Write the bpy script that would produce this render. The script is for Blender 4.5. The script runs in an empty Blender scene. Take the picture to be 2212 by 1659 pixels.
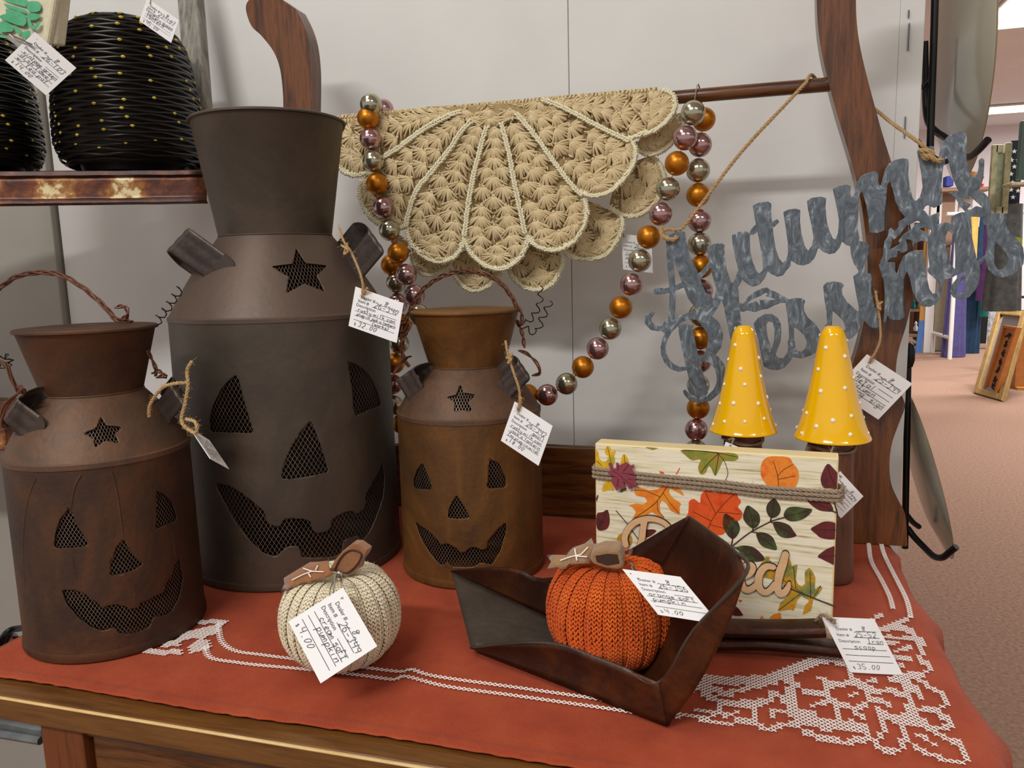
import bpy, math, random
import numpy as np
from math import sin, cos, pi, radians, sqrt, atan2
from mathutils import Vector, noise as mnoise
random.seed(7)
rng = np.random.default_rng(5)
scene = bpy.context.scene
COL = scene.collection

# ---------------------------------------------------------------- camera
F = 1662.0
PITCH, YAW, ROLL = radians(8.6), radians(16.2), radians(1.5)
CAM = np.array([0, 0, 1.06])
fw = np.array([-sin(YAW)*cos(PITCH), cos(YAW)*cos(PITCH), -sin(PITCH)])
r0 = np.array([cos(YAW), sin(YAW), 0.0]); u0 = np.cross(r0, fw)
RT = cos(ROLL)*r0 - sin(ROLL)*u0
UP = sin(ROLL)*r0 + cos(ROLL)*u0
cd = bpy.data.cameras.new('camera'); cam = bpy.data.objects.new('camera', cd); COL.objects.link(cam)
cd.sensor_width = 36.0; cd.lens = F/2212*36.0; cd.clip_start = .02; cd.clip_end = 60
from mathutils import Matrix
m3 = Matrix(((RT[0], UP[0], -fw[0]), (RT[1], UP[1], -fw[1]), (RT[2], UP[2], -fw[2])))
cam.matrix_world = Matrix.Translation(Vector(CAM)) @ m3.to_4x4()
scene.camera = cam
# ---------------------------------------------------------------- world, lights, exposure
w = bpy.data.worlds.new('world'); scene.world = w; w.use_nodes = True
w.node_tree.nodes['Background'].inputs[0].default_value = (1.0, .98, .96, 1)
w.node_tree.nodes['Background'].inputs[1].default_value = .46
scene.view_settings.view_transform = 'Standard'
scene.view_settings.look = 'None'
scene.view_settings.gamma = 1
scene.view_settings.use_curve_mapping = False
scene.view_settings.exposure = 0.20
def area(name, loc, sx, sy, power, col=(1, .98, .95)):
    l = bpy.data.lights.new(name, 'AREA'); l.shape = 'RECTANGLE'; l.size = sx; l.size_y = sy
    l.energy = power; l.color = col
    o = bpy.data.objects.new(name, l); o.location = loc; COL.objects.link(o); return o
area('fluorescent_light', (-.75, -1.45, 2.70), 1.2, .22, 52)
area('fluorescent_light', (-.9, .10, 2.70), .5, 1.2, 8)
area('fluorescent_light', (1.4, -1.2, 2.70), 1.2, .3, 14)
area('fluorescent_light', (2.75, 4.0, 2.70), 1.2, .35, 85)
area('fluorescent_light', (2.2, 6.9, 2.69), 1.2, .35, 120)
area('fluorescent_light', (4.2, 9.6, 2.69), 1.2, .35, 130)

# ---------------------------------------------------------------- geometry helpers
def ray(x, y): return fw + RT*(x-1106)/F - UP*(y-829.5)/F
def onz(x, y, z=.75):
    d = ray(x, y); return CAM + d*(z-CAM[2])/d[2]
def ony(x, y, Y):
    d = ray(x, y); return CAM + d*Y/d[1]
def proj(p):
    d = np.asarray(p)-CAM; q = d@fw
    return np.stack([1106+F*(d@RT)/q, 829.5-F*(d@UP)/q], -1)
def cr(ox, oy, s, pts):
    a = np.array(pts, float).reshape(len(pts), -1).copy()
    a[:, 0] = ox+a[:, 0]/s; a[:, 1] = oy+a[:, 1]/s
    if a.shape[1] > 2: a[:, 2] /= s
    return a
def S(txt):                                   # 'x,y x,y ...' -> array
    L = [[float(v) for v in t.split(',')] for t in txt.split()]
    return np.array(L) if len({len(q) for q in L}) == 1 else L
def crom(P, n=8, closed=False):               # Catmull-Rom resample
    P = np.asarray(P, float); N = len(P); out = []
    rngk = range(N if closed else N-1)
    for i in rngk:
        if closed: a, b, c, d = P[(i-1) % N], P[i], P[(i+1) % N], P[(i+2) % N]
        else: a, b, c, d = P[max(i-1, 0)], P[i], P[i+1], P[min(i+2, N-1)]
        for k in range(n):
            t = k/n
            out.append(.5*((2*b)+(-a+c)*t+(2*a-5*b+4*c-d)*t*t+(-a+3*b-3*c+d)*t**3))
    if not closed: out.append(P[-1])
    return np.array(out)
def resamp(P, step):
    P = np.asarray(P, float); L = np.r_[0, np.cumsum(np.linalg.norm(np.diff(P, axis=0), axis=1))]
    n = max(2, int(round(L[-1]/step))+1); t = np.linspace(0, L[-1], n)
    return np.stack([np.interp(t, L, P[:, k]) for k in range(P.shape[1])], 1)
def frames(P):
    P = np.asarray(P, float); T = np.gradient(P, axis=0); T /= np.linalg.norm(T, axis=1)[:, None]+1e-12
    n = np.cross(T[0], [0, 0, 1.0])
    if np.linalg.norm(n) < .1: n = np.cross(T[0], [0, 1.0, 0])
    n /= np.linalg.norm(n); Ns = []
    for t in T:
        n = n-t*(n@t); n /= np.linalg.norm(n)+1e-12; Ns.append(n)
    Ns = np.array(Ns); return T, Ns, np.cross(T, Ns)

WL = {}
def wl(o): return WL.get(o.name, np.zeros(3)) if o is not None else np.zeros(3)
def tag(o, label=None, cat=None, group=None, kind=None):
    if label: o['label'] = label
    if cat: o['category'] = cat
    if group: o['group'] = group
    if kind: o['kind'] = kind
    return o
def thing(name, label, cat, loc, group=None):
    o = bpy.data.objects.new(name, None); COL.objects.link(o); o.location = Vector(loc)
    o.empty_display_size = .02; WL[o.name] = np.array(loc, float)
    return tag(o, label, cat, group)
class MB:
    def __init__(s): s.v = []; s.f = []; s.n = 0; s.mi = []; s.cur = 0
    def add(s, V, Fc):
        V = np.asarray(V, float).reshape(-1, 3); s.v.append(V)
        s.f += [tuple(i+s.n for i in f) for f in Fc]; s.mi += [s.cur]*len(Fc); s.n += len(V); return s
    def box(s, a, b):
        a = np.minimum(a, b); b = np.maximum(np.asarray(a), b)
        V = [(x, y, z) for x in (a[0], b[0]) for y in (a[1], b[1]) for z in (a[2], b[2])]
        return s.add(V, [(0, 1, 3, 2), (4, 6, 7, 5), (0, 4, 5, 1), (2, 3, 7, 6), (0, 2, 6, 4), (1, 5, 7, 3)])
    def bar(s, p, q, wv, tv):                # box from p to q, half-width vector wv, half-thickness vector tv
        p, q, wv, tv = [np.asarray(k, float) for k in (p, q, wv, tv)]
        V = [c+i*wv+j*tv for c in (p, q) for i in (-1, 1) for j in (-1, 1)]
        return s.add(V, [(0, 1, 3, 2), (4, 6, 7, 5), (0, 4, 5, 1), (2, 3, 7, 6), (0, 2, 6, 4), (1, 5, 7, 3)])
    def tube(s, P, r, k=8, caps=True, closed=False):
        P = np.asarray(P, float); N = len(P)
        if closed: P = np.vstack([P, P[:1]])
        T, A, B = frames(P)
        rr = np.broadcast_to(r, (len(P),)) if np.ndim(r) == 0 else np.asarray(r)
        if closed: P, A, B = P[:-1], A[:-1], B[:-1]; rr = rr[:N]
        th = np.linspace(0, 2*pi, k, endpoint=False)
        V = P[:, None]+rr[:N, None, None]*(np.cos(th)[None, :, None]*A[:, None]+np.sin(th)[None, :, None]*B[:, None])
        Fc = []
        for i in range(N if closed else N-1):
            j = (i+1) % N
            for q in range(k):
                Fc.append((i*k+q, i*k+(q+1) % k, j*k+(q+1) % k, j*k+q))
        if caps and not closed: Fc += [tuple(range(k))[::-1], tuple((N-1)*k+q for q in range(k))]
        return s.add(V, Fc)
    def cap(s, p, q, r, k=5, bend=None):      # tapered yarn capsule
        p = np.asarray(p, float); q = np.asarray(q, float); m = (p+q)/2 + (bend if bend is not None else 0)
        return s.tube([p, p*.75+m*.25+(0 if bend is None else .1*bend), m, q*.75+m*.25, q], np.array([.35, .9, 1, .95, .4])*r, k, True)
    def lathe(s, prof, c, k=64, a0=0, a1=2*pi, axis=None, sx=1, sy=1):   # prof: (r,z)
        prof = np.asarray(prof, float); full = abs(a1-a0-2*pi) < 1e-6
        th = np.linspace(a0, a1, k, endpoint=not full)
        V = np.stack([np.outer(prof[:, 0], np.cos(th))*sx, np.outer(prof[:, 0], np.sin(th))*sy, np.repeat(prof[:, 1:2], k, 1)], -1)
        if axis is not None:
            ax = np.asarray(axis, float); ax /= np.linalg.norm(ax); a = np.cross(ax, [0, 1., 0]) if abs(ax[1]) < .9 else np.cross(ax, [1., 0, 0])
            a /= np.linalg.norm(a); b = np.cross(ax, a)
            V = V[..., 0:1]*a+V[..., 1:2]*b+V[..., 2:3]*ax
        V = V+np.asarray(c)
        Fc = []; n = len(prof)
        for i in range(n-1):
            for q in range(k if full else k-1):
                Fc.append((i*k+q, i*k+(q+1) % k, (i+1)*k+(q+1) % k, (i+1)*k+q))
        return s.add(V, Fc)
    def grid(s, G):
        G = np.asarray(G, float); n, m = G.shape[:2]
        return s.add(G.reshape(-1, 3), [(i*m+j, (i+1)*m+j, (i+1)*m+j+1, i*m+j+1) for i in range(n-1) for j in range(m-1)])
    def prism(s, P, off):                     # polygon (3D points) extruded by off
        P = np.asarray(P, float); n = len(P); V = np.vstack([P, P+np.asarray(off)])
        return s.add(V, [tuple(range(n)), tuple(range(2*n-1, n-1, -1))]+[(i, (i+1) % n+0, (i+1) % n+n, i+n) for i in range(n)])
    def build(s, name, mat, parent=None, smooth=True, ang=40, solid=None, bev=None, fixn=False):
        V = np.vstack(s.v)-wl(parent); me = bpy.data.meshes.new(name)
        me.from_pydata(V.tolist(), [], s.f)
        mats = mat if isinstance(mat, (list, tuple)) else [mat]
        for m in mats: me.materials.append(m)
        if len(mats) > 1: me.polygons.foreach_set('material_index', s.mi)
        if fixn:
            import bmesh
            b = bmesh.new(); b.from_mesh(me); bmesh.ops.recalc_face_normals(b, faces=b.faces); b.to_mesh(me); b.free()
        if smooth:
            me.polygons.foreach_set('use_smooth', [True]*len(me.polygons))
            me.set_sharp_from_angle(angle=radians(ang))
        me.update()
        o = bpy.data.objects.new(name, me); COL.objects.link(o)
        if parent is not None: o.parent = parent
        WL[o.name] = wl(parent)
        if bev:
            b = o.modifiers.new('b', 'BEVEL'); b.width = bev; b.segments = 2; b.limit_method = 'ANGLE'; b.angle_limit = radians(50)
        if solid:
            m = o.modifiers.new('s', 'SOLIDIFY'); m.thickness = abs(solid); m.offset = 0 if solid > 0 else -1
        return o

# ---- signed distances (negative inside) and marching fill
def sd_poly(X, Y, P):
    P = np.asarray(P, float)[:, :2]; d = np.full(X.shape, 1e18); ins = np.zeros(X.shape, bool)
    n = len(P)
    for i in range(n):
        ax, ay = P[i]; bx, by = P[(i+1) % n]
        ex, ey = bx-ax, by-ay; L = ex*ex+ey*ey+1e-18
        t = np.clip(((X-ax)*ex+(Y-ay)*ey)/L, 0, 1)
        d = np.minimum(d, (X-ax-t*ex)**2+(Y-ay-t*ey)**2)
        c = ((ay > Y) != (by > Y))
        if abs(ey) > 1e-12: ins ^= c & (X < ex*(Y-ay)/ey+ax)
    d = np.sqrt(d); return np.where(ins, -d, d)
def sd_stroke(X, Y, P):
    P = np.asarray(P, float); d = np.full(X.shape, 1e9)
    for i in range(len(P)-1):
        ax, ay, ar = P[i]; bx, by, br = P[i+1]
        ex, ey = bx-ax, by-ay; L = ex*ex+ey*ey+1e-12
        t = np.clip(((X-ax)*ex+(Y-ay)*ey)/L, 0, 1)
        d = np.minimum(d, np.sqrt((X-ax-t*ex)**2+(Y-ay-t*ey)**2)-(ar+(br-ar)*t))
    return d
def fill(mb, D, us, vs, mapf, wrap=False):
    """mesh of the region D<0 on grid us x vs (D[i,j] at us[i],vs[j]); mapf(u array, v array)->xyz"""
    idx = {}; UV = []
    def gv(i, j):
        k = (i, j)
        if k not in idx: idx[k] = len(UV); UV.append((us[i], vs[j]))
        return idx[k]
    def ev(i, j, i2, j2):
        k = (i, j, i2, j2)
        if k not in idx:
            a, b = D[i, j], D[i2, j2]; t = min(max(a/(a-b), .02), .98)
            idx[k] = len(UV); UV.append((us[i]+(us[i2]-us[i])*t, vs[j]+(vs[j2]-vs[j])*t))
        return idx[k]
    n, m = D.shape; faces = []
    I = D < 0
    cnt = I[:-1, :-1].astype(int)+I[1:, :-1]+I[1:, 1:]+I[:-1, 1:]
    for i, j in zip(*np.nonzero(cnt)):
        if cnt[i, j] == 4: faces.append((gv(i, j), gv(i+1, j), gv(i+1, j+1), gv(i, j+1))); continue
        cs = [(i, j), (i+1, j), (i+1, j+1), (i, j+1)]; poly = []
        for q in range(4):
            a = cs[q]; b = cs[(q+1) % 4]; ia, ib = I[a], I[b]
            if ia: poly.append(gv(*a))
            if ia != ib:
                lo, hi = (a, b) if a < b else (b, a); poly.append(ev(*lo, *hi))
        if len(poly) >= 3: faces.append(tuple(poly))
    if not UV: return
    UV = np.array(UV); mb.add(mapf(UV[:, 0], UV[:, 1]), faces)

# ---------------------------------------------------------------- materials
def lin(c):
    if isinstance(c, str): c = [int(c[i:i+2], 16)/255 for i in (0, 2, 4)]
    return tuple(((v/12.92) if v <= .04045 else ((v+.055)/1.055)**2.4) for v in c)+(1,)
def mat(name, cols, rough=.6, metal=0, scale=20, detail=4, stretch=(1, 1, 1), bump=0, bscale=None, stops=None, rough2=None, spec=None, coat=0, sheen=0, trans=0, emis=None, estr=0, dist=0.0, wave=None, bstretch=None):
    m = bpy.data.materials.new(name); m.use_nodes = True; nt = m.node_tree; N = nt.nodes; L = nt.links
    b = N['Principled BSDF']; b.inputs['Roughness'].default_value = rough; b.inputs['Metallic'].default_value = metal
    if spec is not None: b.inputs['Specular IOR Level'].default_value = spec
    if coat: b.inputs['Coat Weight'].default_value = coat; b.inputs['Coat Roughness'].default_value = .08
    if sheen: b.inputs['Sheen Weight'].default_value = sheen; b.inputs['Sheen Roughness'].default_value = .5
    if trans: b.inputs['Transmission Weight'].default_value = trans
    if emis: b.inputs['Emission Color'].default_value = lin(emis); b.inputs['Emission Strength'].default_value = estr
    if isinstance(cols, str): cols = [cols]
    tc = N.new('ShaderNodeTexCoord'); mp = N.new('ShaderNodeMapping'); mp.inputs['Scale'].default_value = stretch
    L.new(tc.outputs['Object'], mp.inputs['Vector'])
    if len(cols) == 1: b.inputs['Base Color'].default_value = lin(cols[0])
    else:
        if wave:
            nz = N.new('ShaderNodeTexWave'); nz.inputs['Scale'].default_value = scale; nz.inputs['Distortion'].default_value = dist
            nz.inputs['Detail'].default_value = detail; nz.inputs['Detail Scale'].default_value = 1.5; nz.bands_direction = wave; out = nz.outputs['Fac']
        else:
            nz = N.new('ShaderNodeTexNoise'); nz.inputs['Scale'].default_value = scale; nz.inputs['Detail'].default_value = detail
            nz.inputs['Roughness'].default_value = .65; nz.inputs['Distortion'].default_value = dist; out = nz.outputs['Fac']
        L.new(mp.outputs[0], nz.inputs['Vector'])
        cr_ = N.new('ShaderNodeValToRGB'); e = cr_.color_ramp.elements
        st = stops or [.3+.4*i/(len(cols)-1) for i in range(len(cols))]
        e[0].position = st[0]; e[0].color = lin(cols[0]); e[1].position = st[-1]; e[1].color = lin(cols[-1])
        for c, s_ in zip(cols[1:-1], st[1:-1]): q = e.new(s_); q.color = lin(c)
        L.new(out, cr_.inputs[0]); L.new(cr_.outputs[0], b.inputs['Base Color'])
        if rough2 is not None:
            mr = N.new('ShaderNodeMapRange'); mr.inputs['To Min'].default_value = rough; mr.inputs['To Max'].default_value = rough2
            L.new(out, mr.inputs[0]); L.new(mr.outputs[0], b.inputs['Roughness'])
    if bump:
        n2 = N.new('ShaderNodeTexNoise'); n2.inputs['Scale'].default_value = bscale or scale*4; n2.inputs['Detail'].default_value = 3
        mp2 = N.new('ShaderNodeMapping'); mp2.inputs['Scale'].default_value = bstretch or stretch; L.new(tc.outputs['Object'], mp2.inputs['Vector']); L.new(mp2.outputs[0], n2.inputs['Vector'])
        bp = N.new('ShaderNodeBump'); bp.inputs['Strength'].default_value = bump; bp.inputs['Distance'].default_value = .002
        L.new(n2.outputs['Fac'], bp.inputs['Height']); L.new(bp.outputs[0], b.inputs['Normal'])
    return m
M = {}
M['wall'] = mat('wall_paint', ['DAD9D4', 'E1E0DB', 'DDDCD7'], .5, scale=3, detail=3, bump=.12, bscale=60)
M['wall_dark'] = mat('wall_panel_grey', ['9C978E', 'A6A198'], .6, scale=3, bump=.1, bscale=60)
M['carpet'] = mat('carpet', ['7C6153', '937565', 'A5866F'], .95, scale=90, detail=6, bump=.6, bscale=500, spec=.1)
M['ceiling'] = mat('ceiling_paint', ['DAD6D6', 'E2DEDE'], .8, scale=2)
M['farwall'] = mat('far_wall_paint', ['E8E2E6', 'ECE6EA'], .8, scale=2)
M['can_big'] = mat('dark_tin', ['443C34', '51473D', '5E5042', '4B4238'], .42, .45, scale=7, detail=7, bump=.12, bscale=160, stops=[.3, .48, .6, .75], rough2=.58, dist=.6)
M['can_rust'] = mat('rusted_tin', ['30241E', '453024', '5E3C24', '3E2D24'], .5, .35, scale=9, detail=8, bump=.2, bscale=200, stops=[.28, .45, .6, .74], rough2=.65, dist=.8)
M['can_gold'] = mat('amber_rusted_tin', ['443020', '664420', '825828', '523C24'], .48, .35, scale=8, detail=8, bump=.2, bscale=200, stops=[.28, .46, .6, .74], rough2=.62, dist=.8)
M['shoulder_rust'] = mat('rusted_shoulder', ['483A32', '5C4534', '74523A', '4E3F36'], .5, .35, scale=9, detail=8, bump=.2, bscale=200, stops=[.28, .45, .6, .75], rough2=.65, dist=.8)
M['shoulder_big'] = mat('big_shoulder_tin', ['50463E', '604F43', '5A4C42'], .42, .4, scale=7, detail=7, bump=.12, bscale=160, rough2=.55)
M['ear'] = mat('ear_tin', ['3C3330', '524742', '5C504A'], .4, .55, scale=30, detail=6, bump=.2, bscale=200, rough2=.55)
M['screen'] = mat('wire_screen', ['6A5A4E', '8A7868'], .4, .6, scale=60)
M['rustwire'] = mat('rusty_wire', ['4A2A1C', '6E4028', '3A241C'], .5, .4, scale=60)
M['blackwire'] = mat('thin_dark_wire', ['231B17'], .4, .5)
M['oak'] = mat('dark_oak', ['2A160A', '5C3416', '764420', '46260F'], .32, scale=14, detail=9, stretch=(9, 9, .8), stops=[.3, .46, .58, .72], bump=.25, bscale=30, dist=.4, coat=.25)
M['oakh'] = mat('dark_oak_horizontal', ['2A1509', '502C10', '6A401C', '3E200C'], .32, scale=14, detail=9, stretch=(.8, 9, 9), stops=[.3, .46, .58, .72], bump=.25, bscale=30, dist=.4, coat=.25)
M['oaktop'] = mat('worn_oak_edge', ['4A2C10', '66401A', '744C22', '543414'], .35, scale=12, detail=9, stretch=(.8, 9, 9), stops=[.3, .46, .58, .72], bump=.2, bscale=30, coat=.2)
M['oakleg'] = mat('oak_leg_wood', ['4A240E', '703A18', '5C2F14'], .4, scale=12, detail=9, stretch=(9, 9, .8), bump=.2, bscale=30, coat=.2)
M['inlay'] = mat('pale_worn_edge', ['D0A868', 'E4C48A'], .5, scale=40)
M['cloth'] = mat('rust_red_cotton', ['9A3E24', 'A64628', 'AE4E2E'], .85, scale=25, detail=5, bump=.5, bscale=900, sheen=.05, spec=.2)
M['thread'] = mat('white_cotton_thread', ['E6DFD8', 'F4EFEA'], .8, scale=200)
M['card'] = mat('white_card', ['EEEDEC'], .7)
M['ink'] = mat('black_ink', ['191819'], .6)
M['pen'] = mat('grey_pen_ink', ['33333A'], .6)
M['jute'] = mat('jute_twine', ['9A7848', 'C0A070', 'AA8858'], .85, scale=300, detail=4, bump=.5, bscale=900)
M['jutegrey'] = mat('grey_jute_twine', ['7D6A50', 'A5917A', '8E7A60'], .85, scale=300, detail=4, bump=.5, bscale=900)
M['copper'] = mat('matte_copper_bead', ['C27A1E'], .36, .8)
M['champ'] = mat('champagne_bead', ['B9B59C'], .17, .9)
M['mauve'] = mat('mauve_bead', ['C09C9C'], .15, .9)
M['yarn'] = mat('tan_cotton_yarn', ['D0BA8C', 'DFCCA2'], .85, scale=120, sheen=.05)
M['yarnback'] = mat('tan_yarn_shadow_layer', ['A48C60', 'B49C70'], .9, scale=120)  # same yarn as the stitches; shade between the strands is put into this colour
M['cream'] = mat('cream_cotton_yarn', ['E6DFBA', 'F2ECCE'], .85, scale=120)
M['sign'] = mat('brushed_blue_grey_metal', ['545C64', '656E76', '737D85', 'A2ACB2'], .38, .30, scale=48, detail=2, stops=[.36, .5, .6, .72], bump=.45, bscale=90, rough2=.5, dist=2.6, stretch=(1.6, 1, .8))
M['yellow'] = mat('yellow_glaze', ['FABC02', 'FFC808'], .10, scale=6, coat=.6, bump=.05, bscale=30)
M['dot'] = mat('white_glaze_dot', ['FFF6E4'], .2, coat=.5)
M['stem'] = mat('mushroom_stem_wood', ['4A2A1A', '6A4028', '583220'], .5, scale=20, detail=8, stretch=(8, 8, .8), bump=.2)
M['blockface'] = mat('printed_whitewash_boards', ['948A68', 'E0D6AE', 'F0E8CC', 'F6F0D8'], .55, scale=16, detail=10, stretch=(1.2, 1.2, 26), stops=[.30, .42, .52, .7])
M['blockedge'] = mat('cream_block_edge', ['E9D49B', 'EFDCA8'], .5, scale=20)
M['ply'] = mat('pale_plywood', ['D8AF80', 'E3BC90'], .6, scale=40, stretch=(1, 1, 8))
M['burnt'] = mat('laser_burnt_edge', ['3A2016'], .7)
M['maroon'] = mat('maroon_leaf_paint', ['8C3A48', '96404E'], .5, scale=60)
M['maroonline'] = mat('maroon_leaf_groove', ['5A222C'], .6)
M['iron'] = mat('brown_iron', ['2A140C', '3C1E10', '5E3012', '34190F'], .34, .45, scale=16, detail=7, stops=[.3, .5, .66, .8], bump=.3, bscale=140, rough2=.55, dist=.5)
M['irongrey'] = mat('worn_iron_floor', ['3A322C', '4C433A', '5A4E44'], .38, .35, scale=12, detail=7, bump=.3, bscale=140)
M['knit_o'] = mat('orange_wool', ['C04A06', 'D45A0A', 'E06A12'], .9, scale=60, sheen=.08, bump=.4, bscale=800)
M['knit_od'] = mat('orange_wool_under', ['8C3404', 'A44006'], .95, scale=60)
M['knit_c'] = mat('cream_wool', ['DACBA8', 'EADFC2', 'F0E8D0'], .9, scale=60, sheen=.1, bump=.4, bscale=800)
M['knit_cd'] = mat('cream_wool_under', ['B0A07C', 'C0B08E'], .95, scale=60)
M['felt'] = mat('brown_felt', ['8E5A32', 'A06A3E'], .95, scale=80, bump=.5, bscale=900, sheen=.4)
M['felt2'] = mat('tan_felt', ['93704C', 'A5805A'], .95, scale=80, bump=.5, bscale=900, sheen=.4)
M['chrome'] = mat('steel_pin', ['B8B4A8'], .2, 1)
M['shelf'] = mat('flaking_rusted_shelf_paint', ['2E140A', '54250F', '7A3E14', 'A87432', 'E8D8A8'], .5, .1, scale=22, detail=9, stretch=(.8, 1, 1.0), stops=[.34, .44, .51, .575, .615], bump=.5, bscale=80, coat=.2)
M['shelfrim'] = mat('dark_rusted_rim', ['24100A', '4A2010', '7A4A1E'], .45, .2, scale=26, detail=8, stops=[.36, .55, .75], bump=.4, bscale=90)
M['lantern'] = mat('black_wire', ['24201C'], .27, .5)
M['gold'] = mat('gold_solder', ['D8C040'], .5, .2)
M['lining'] = mat('dark_lining', ['0C0A0A'], .6)
M['barn'] = mat('weathered_grey_wood', ['5E5A50', '8E8A80', 'A9A498'], .8, scale=20, detail=9, stretch=(8, 8, .7), bump=.6, bscale=60)
M['linen'] = mat('cream_linen', ['C9C0A2', 'D6CDB2'], .9, scale=200, bump=.5, bscale=900)
M['greenprint'] = mat('green_towel_print', ['3E9468', '58A87C'], .9, scale=60, bump=.4, bscale=900)
M['blackmetal'] = mat('black_powder_coat', ['100F10'], .35, .3)
M['plate'] = mat('cream_glazed_plate', ['A59F8C', 'B4AE9C'], .22, scale=4, coat=.4)
M['platerim'] = mat('brown_plate_rim', ['96805A'], .35)
M['greymetal'] = mat('worn_grey_shelf_steel', ['55595A', '7A7E7E'], .5, .4, scale=30, bump=.2)
M['tube'] = mat('fluorescent_diffuser', ['FFFFFF'], .5, emis='FFFAF0', estr=2.2)
M['lampglow'] = mat('lamp_housing', ['D8D4D0'], .6)
def flat(name, c, r=.8, **k): M[name] = mat(name, [c] if isinstance(c, str) else c, r, **k); return M[name]
def boxobj(name, a, b, mt, parent=None, bev=None):
    return MB().box(a, b).build(name, mt, parent, smooth=False, bev=bev)
def struct(o): o['kind'] = 'structure'; return o

# ---------------------------------------------------------------- room
WY = 1.03                                    # back wall plane
wx1 = .2045
struct(MB().add([(-4, -3, 0), (9, -3, 0), (9, 13.5, 0), (-4, 13.5, 0)], [(0, 1, 2, 3)]).build('floor', M['carpet'], smooth=False))
struct(MB().add([(-4, -3, 2.75), (9, -3, 2.75), (9, 13.5, 2.75), (-4, 13.5, 2.75)], [(3, 2, 1, 0)]).build('ceiling', M['ceiling'], smooth=False))
struct(boxobj('wall_far', (-4, 12.0, 0), (9, 12.1, 2.75), M['farwall']))
wb = struct(MB().box((-1.0615, WY, 0), (-.2117, WY+.05, 2.75)).build('wall_back', M['wall'], smooth=False, bev=.0012))
MB().box((-.2110, WY, 0), (wx1-.026, WY+.05, 2.75)).build('wall_panel', M['wall'], wb, smooth=False, bev=.0008)
MB().box((-2.6, WY-.012, 0), (-1.0655, WY+.05, 2.75)).build('wall_panel', M['wall_dark'], wb, smooth=False, bev=.002)
MB().box((-1.07, WY+.03, 0), (-1.055, WY+.04, 2.75)).build('gap_backing', M['lining'], wb, smooth=False)
tr = struct(boxobj('trim_1', (wx1-.026, WY-.001, 0), (wx1, WY+.052, 2.75), M['wall'], bev=.001))
sb = MB()
for (x, y, h) in ((1963, 80, 50), (1955, 275, 40), (1963, 30, 14)):
    p = ony(x, y, WY-.0025); sb.box(p-np.array([.0007, .0007, h*.0006/2]), p+np.array([.0007, .0007, h*.0006/2]))
sb.build('staple', M['greymetal'], tr, smooth=False)

# ---------------------------------------------------------------- washstand
TZ = .7485
TX0, TX1, TY0, TY1 = -.605, .156, .412, .93
ws = thing('washstand', 'dark oak washstand with lyre shaped towel bar supports under the red cloth', 'washstand', (-.216, .67, 0))
MB().box((TX0, TY0, TZ-.020), (TX1, TY1, TZ)).build('table_top', M['oaktop'], ws, smooth=False, bev=.002)
g = MB(); g.tube([(TX0+.001, TY0-.0003, TZ-.0012), (-.3, TY0-.0003, TZ-.0012), (TX1-.001, TY0-.0003, TZ-.0012)], .0012, 6)
g.build('worn_edge_line', M['inlay'], ws)
pL = ony(90, 1600, TY0+.008)[0]; pR = ony(178, 1600, TY0+.008)[0]
MB().box((pL+.004, TY0+.02, .50), (TX1-.02, TY1-.02, TZ-.0205)).build('carcass', M['oak'], ws, smooth=False, bev=.002)
for x in (pL, TX1-.05):
    for y in (TY0+.008, TY1-.05):
        MB().box((x, y, 0), (x+(pR-pL), y+.032, TZ-.0205)).build('leg', M['oakleg'], ws, smooth=False, bev=.0015)
dr = MB().box((pR+.004, TY0+.013, .60), (TX1-.056, TY0+.03, TZ-.030)).build('drawer_front', M['oakh'], ws, smooth=False, bev=.002)
for kx in (-.35, -.08):
    MB().lathe([(0, 0), (.012, 0), (.014, .006), (.008, .012), (.006, .02)], (kx, TY0-.008, .66), 24, axis=(0, 1, 0)).build('knob', M['oakleg'], dr)
MB().box((pL+(pR-pL), TY0+.012, TZ-.030), (TX1-.05, TY0+.03, TZ-.0205)).build('front_rail', M['oakh'], ws, smooth=False)
zb = ony(1240, 976, .908)[2]
bbp = crom([(-.53, .80), (-.40, zb), (-.2, zb+.002), (.0, zb), (.12, .80)], 10)
MB().prism([(p[0], .908, p[1]) for p in bbp]+[(.15, .908, .7505), (-.56, .908, .7505)], (0, .018, 0)).build('back_board', M['oakh'], ws, smooth=False, bev=.002)
UY = .880
ptL = S('1764,-60 1764,0 1767,60 1776,120 1790,180 1806,240 1824,300 1842,360 1856,420 1866,480 1872,540 1874,600 1868,680 1850,760 1820,840 1790,900 1755,950 1740,1000 1752,1060 1790,1120 1830,1192')
ptR = S('1960,1184 1955,1112 1940,1080 1925,1045 1921,1000 1927,955 1945,905 1955,876 1946,850 1935,815 1940,760 1958,700 1970,640 1974,570 1968,500 1952,430 1930,365 1906,290 1884,210 1866,140 1854,80 1849,20 1849,-60')
def lyre(pts):
    return pts
outR = np.array([ony(x, y, UY)[[0, 2]] for x, y in np.vstack([crom(ptR, 4), crom(ptL[::-1], 4)[::-1][::-1]])]) if False else None
a = np.array([ony(x, y, UY)[[0, 2]] for x, y in crom(ptL, 4)])       # inner edge, top to bottom
b = np.array([ony(x, y, UY)[[0, 2]] for x, y in crom(ptR, 4)])       # outer edge, bottom to top
a[-1, 1] = .7515; b[0, 1] = .7515
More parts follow.
